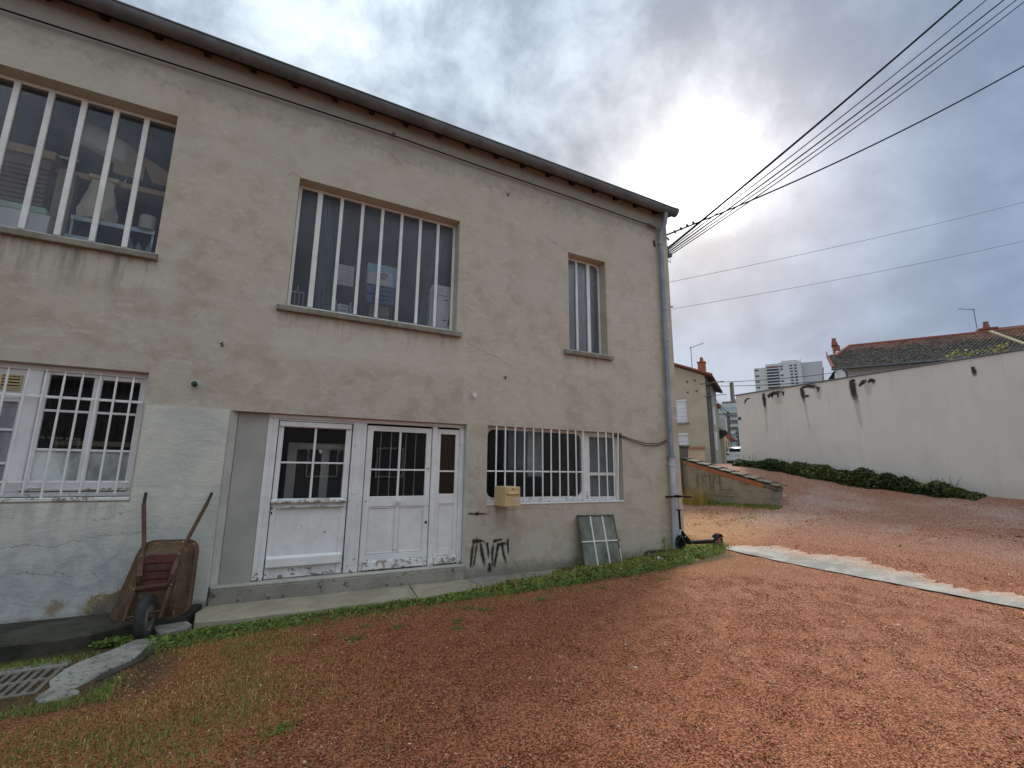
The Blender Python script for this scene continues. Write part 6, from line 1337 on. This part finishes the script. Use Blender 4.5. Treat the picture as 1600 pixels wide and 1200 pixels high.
# tower and apartment block ---------------------------------------------------
tw = sthing('tower_block', 'tall white residential tower with dark loggias above the white wall', 'apartment tower', 0, 430, 0)
MB().box(5.2, 32.3, 0, 16, 2, 98.2).build('main_body', M['tower'], tw); MB().box(-4.1, 5.199, 1.5, 16, 2, 95.9).build('side_wing', M['tower'], tw); MB().box(32.301, 48, 3, 18, 2, 97.6).build('grey_gable', M['tower_grey'], tw)
MB().box(15.9, 32.0, 1, 12, 98.201, 99.3).build('roof_parapet', M['tower'], tw); MB().box(18, 30, 3, 9, 99.301, 100.6).build('roof_plant', M['tower_grey'], tw)
for xx, hh in ((19, 2.5), (33, 1.8)): MB().tube([(xx, 5, 98), (xx, 5, 100.5+hh)], .12, 5).build('mast', M['pipe_dark'], tw)
lo = wn = sb = None
for k in range(11):
    z_ = 96.5-2.65*(k+1)+.5
    o = MB().box(5.9, 15.4, -.12, -.02, 0, 1.75).build('loggia', M['far_loggia'], tw) if lo is None else inst('loggia', lo, tw); lo = lo or o; o.location = (0, 0, z_)
    o.location.y = -.0
    b_ = MB().box(5.7, 15.6, -.75, -.15, 0, .85).build('balcony_slab', M['tower'], tw) if sb is None else inst('balcony_slab', sb, tw); sb = sb or b_; b_.location = (0, 0, z_-.87)
    for xx in (16.3, 23.6, 26.9):
        if xx < 17 and k in (2, 4, 6): continue
        w_ = MB().box(0, 2.2, -.1, -.01, 0, 1.45).build('window', M['far_win'], tw) if wn is None else inst('window', wn, tw); wn = wn or w_; w_.location = (xx, 0, z_+.2)
    if k % 2 == 0: w_ = inst('window', wn, tw); w_.location = (-3.4, 1.5, z_-1.2); w_.scale.x = 1.4
MB().box(5.9, 15.4, -.2, -.125, 94.4, 96.0).build('top_loggia_wall', M['loggia_red'], tw)
ab = sthing('apartment_block', 'pale apartment block with long horizontal window bands beyond the street', 'apartment block', 0, 170, 0)
MB().box(-24, 4, 0, 12, 2, 29.2).build('body', M['block'], ab); MB().box(-12.5, -6, 2, 8, 29.202, 30.2).build('roof_plant', M['pipe_dark'], ab)
wn = gd = None
for k in range(10):
    z_ = 26.2-2.75*k
    for j in range(9):
        if (j*7+k*3) % 5 == 0: continue
        w_ = MB().box(0, 1.75, -.12, -.01, 0, 1.5).build('window', M['block_win'], ab) if wn is None else inst('window', wn, ab); wn = wn or w_; w_.location = (-15.6+j*1.9, 0, z_)
    for j in (1, 4, 6):
        if (j+k) % 2: w_ = inst('window', wn, ab); w_.location = (-15.5+j*1.9, -.05, z_+.1); w_.scale = (.5, 1, .8)
    b_ = MB().box(-24, 4, -.9, -.15, 0, .9).build('balcony_band', M['block'], ab) if gd is None else inst('balcony_band', gd, ab); gd = gd or b_; b_.location = (0, 0, z_-1.0)

# ------------------------------------------------------------------ parked car (only its rear shows)
car = sthing('parked_car', 'white hatchback parked with its rear towards the yard', 'car', .93, 9.5, 2.18)
body = bmesh.new()
secs = [(-.02, .80, .34, .95), (.0, .84, .22, 1.0), (.35, .87, .2, 1.02), (1.2, .885, .2, .98), (2.6, .885, .2, .95), (3.5, .86, .2, .9), (4.05, .78, .24, .72)]
bl = []
for (y, hw, z0, z1) in secs:
    loop = [(-hw*.92, z0), (hw*.92, z0), (hw, z0+.25), (hw, (z0+z1)/2+.08), (hw*.93, z1), (-hw*.93, z1), (-hw, (z0+z1)/2+.08), (-hw, z0+.25)]
    bl.append([body.verts.new((x_, y, z_)) for x_, z_ in loop])
for a, b_ in zip(bl, bl[1:]):
    for k in range(8): body.faces.new((a[k], a[(k+1) % 8], b_[(k+1) % 8], b_[k]))
body.faces.new(bl[0]); body.faces.new(list(reversed(bl[-1]))); bmesh.ops.recalc_face_normals(body, faces=body.faces)
me = bpy.data.meshes.new('body'); body.to_mesh(me); body.free(); me.materials.append(M['car']); o = bpy.data.objects.new('body', me); COL.objects.link(o); o.parent = car; m_ = o.modifiers.new('bevel', 'BEVEL'); m_.width = .05; m_.segments = 3
cab = MB(); cs = [(.03, .76, .98, .99), (.28, .70, .98, 1.33), (.7, .66, .98, 1.40), (1.6, .66, .96, 1.41), (2.3, .68, .95, 1.30), (2.95, .76, .93, .95)]
for i, (y, hw, z0, z1) in enumerate(cs): cab.v += [(-hw-.08, y, z0), (hw+.08, y, z0), (hw, y, z1), (-hw, y, z1)]
for i in range(len(cs)-1):
    for k in range(4): cab.f.append((i*4+k, i*4+(k+1) % 4, i*4+4+(k+1) % 4, i*4+4+k)); cab.mi.append(0)
cab.f += [(0, 1, 2, 3), tuple(20+k for k in (3, 2, 1, 0))]; cab.mi += [0, 0]; cab.build('cabin', M['car'], car, .04, seg=3)
MB().prism([(-.62, .06, 1.03), (.62, .06, 1.03), (.55, .235, 1.28), (-.55, .235, 1.28)], (0, -.02, .012)).build('rear_window', M['car_glass'], car, .004)
for s_ in (-1, 1):
    MB().prism([(s_*.805, .45, 1.02), (s_*.79, .9, 1.02), (s_*.725, .85, 1.32), (s_*.735, .5, 1.26)], (s_*.02, 0, 0)).build('side_window', M['car_glass'], car); MB().box(min(s_*.60, s_*.86), max(s_*.60, s_*.86), -.035, .12, .82, .95).build('tail_light', M['car_red'], car, .02)
    for y in (.75, 3.2): w_ = MB().lathe([(.0, -.1), (.19, -.1), (.19, .1), (0, .1)], (s_*.78, y, .31), 'x', 20).build('wheel', M['silver'], car); MB().lathe([(.19, -.1), (.29, -.1), (.31, -.06), (.31, .06), (.29, .1), (.19, .1)], (s_*.78, y, .31), 'x', 24).build('tyre', M['black'], w_, smooth=True)
MB().box(-.80, .80, -.09, .05, .22, .40).build('bumper', M['car_black'], car, .03); MB().box(-.84, .84, -.07, .05, .402, .60).build('bumper_upper', M['car'], car, .03)
MB().box(-.26, .26, -.082, -.0705, .46, .57).build('number_plate', M['sticker'], car); MB().box(-.2, .2, -.0845, -.083, .49, .54).build('plate_print', M['ink'], car); MB().lathe([(0, -.055), (.05, -.055), (.05, -.02)], (0, 0, .80), 'y', 14).build('badge', M['silver'], car)
MB().prism([(-.66, .02, 1.335), (.66, .02, 1.335), (.66, .35, 1.40), (-.66, .35, 1.40)], (0, 0, .03)).build('roof_spoiler', M['car'], car, .01)

# ------------------------------------------------------------------ the building across the yard, mirrored in the lower panes
ob = thing('facing_building', 'dull rendered building across the yard, mirrored in the door panes', 'building', (0, -21, 0))
MB().box(-16, 14, -6, 0, -.3, 5.6).build('wall', M['pipe_dark'], ob); MB().box(-16.3, 14.3, -6.3, .4, 5.602, 5.8).build('roof', M['tile_old'], ob)
for k in range(7):
    x_ = -13.5+k*3.8
    wf = MB(); framed(wf, x_, x_+1.7, 1.2, 3.0, .003, .08, (.1, .1, .1, .1)); wf.box(x_+.82, x_+.88, .003, .07, 1.3, 2.9); wf = wf.build('window', M['white'], ob); MB().box(x_+.1, x_+1.6, .003, .03, 1.3, 2.9).build('pane', M['far_win'], wf)

# ------------------------------------------------------------------ loose gravel stones
def pebbles(name, x, y, size):
    n_ = len(x); oc = np.array([(1, 0, 0), (-1, 0, 0), (0, 1, 0), (0, -1, 0), (0, 0, 1), (0, 0, -1)], float); fc = np.array([(0, 2, 4), (2, 1, 4), (1, 3, 4), (3, 0, 4), (2, 0, 5), (1, 2, 5), (3, 1, 5), (0, 3, 5)])
    s_ = size*rng.lognormal(0, .35, n_); sc_ = np.stack([s_*rng.uniform(.7, 1.3, n_), s_*rng.uniform(.7, 1.3, n_), s_*rng.uniform(.4, .8, n_)], 1)
    V_ = oc[None]*sc_[:, None]+rng.normal(0, .18, (n_, 6, 3))*s_[:, None, None]
    a = rng.uniform(0, 2*np.pi, n_); ca, sa = np.cos(a), np.sin(a); X_ = V_[:, :, 0]*ca[:, None]-V_[:, :, 1]*sa[:, None]; Y_ = V_[:, :, 0]*sa[:, None]+V_[:, :, 1]*ca[:, None]
    V_ = np.stack([X_+x[:, None], Y_+y[:, None], V_[:, :, 2]+(gz(x, y)+s_*.15)[:, None]], 2)
    F_ = (fc[None]+(np.arange(n_)*6)[:, None, None]).reshape(-1, 3)
    nz_ = vnoise(x, y, .8, 81)*.6+vnoise(x, y, 3, 82)*.4; sh_ = np.clip(rng.beta(1.25, 1.75, n_)*.97+(nz_-.5)*.2-.08+.12*sstep((x-1.5)/6), 0, .93); sh_ = np.where(rng.uniform(0, 1, n_) < .007, 1.0, sh_)
    return tag(npmesh(name, V_.reshape(-1, 3), F_, M['pebble'], np.repeat(sh_, 6)), kind='stuff')
n_ = 210000; t_ = rng.uniform(0, 1, n_)**.66; dist = .9+t_*7.6; an = R_(27.4)+rng.uniform(-R_(54), R_(54), n_); x = dist*np.sin(an)*1.0; y = -7+dist*np.cos(an)
p, d = strip_mask(x, y); nz = vnoise(x, y, 1.4, 91)*.55+vnoise(x, y, 5, 92)*.45
k = (y < np.interp(x, [0, 4, 7.8, 8.1], [-1.1, -1.0, -.6, -.5])) & (x > -1.0+.1*nz) & (x < 8.1) & (rng.uniform(0, 1, n_) < np.clip(.86+(nz-.5)*.5, .5, 1)*(1-.6*sstep((.6-x)/1.2)*sstep((y+4.6)/1.5))); x, y = x[k], y[k]
pebbles('gravel', x, y, .0052)
n_ = 26000; x = rng.uniform(9.2, 16.8, n_); y = rng.uniform(-9, 3.5, n_); nz = vnoise(x, y, .9, 93)*.6+vnoise(x, y, 3.2, 94)*.4; k = (rng.uniform(0, 1, n_) < np.clip((nz-.42)*3.0, .03, .9)*sstep((x-9.2)/2)) & ~((x > 12.9) & (x < 13.5) & (y > 1.3)) ; x, y = x[k], y[k]
o = pebbles('ramp_gravel', x, y, .011)
x = rng.uniform(8.2, 9.7, 5200); y = rng.uniform(-7, -.6, 5200); k = rng.uniform(0, 1, 5200) < (.06+.9*sstep((x-8.75+.14*(y+2.5)*-1)/.75))*np.clip((vnoise(x, y, 2.2, 97)-.25)*2, 0, 1); x, y = x[k], y[k]
o = pebbles('strip_gravel', x, y, .0085); o.location.z = .02
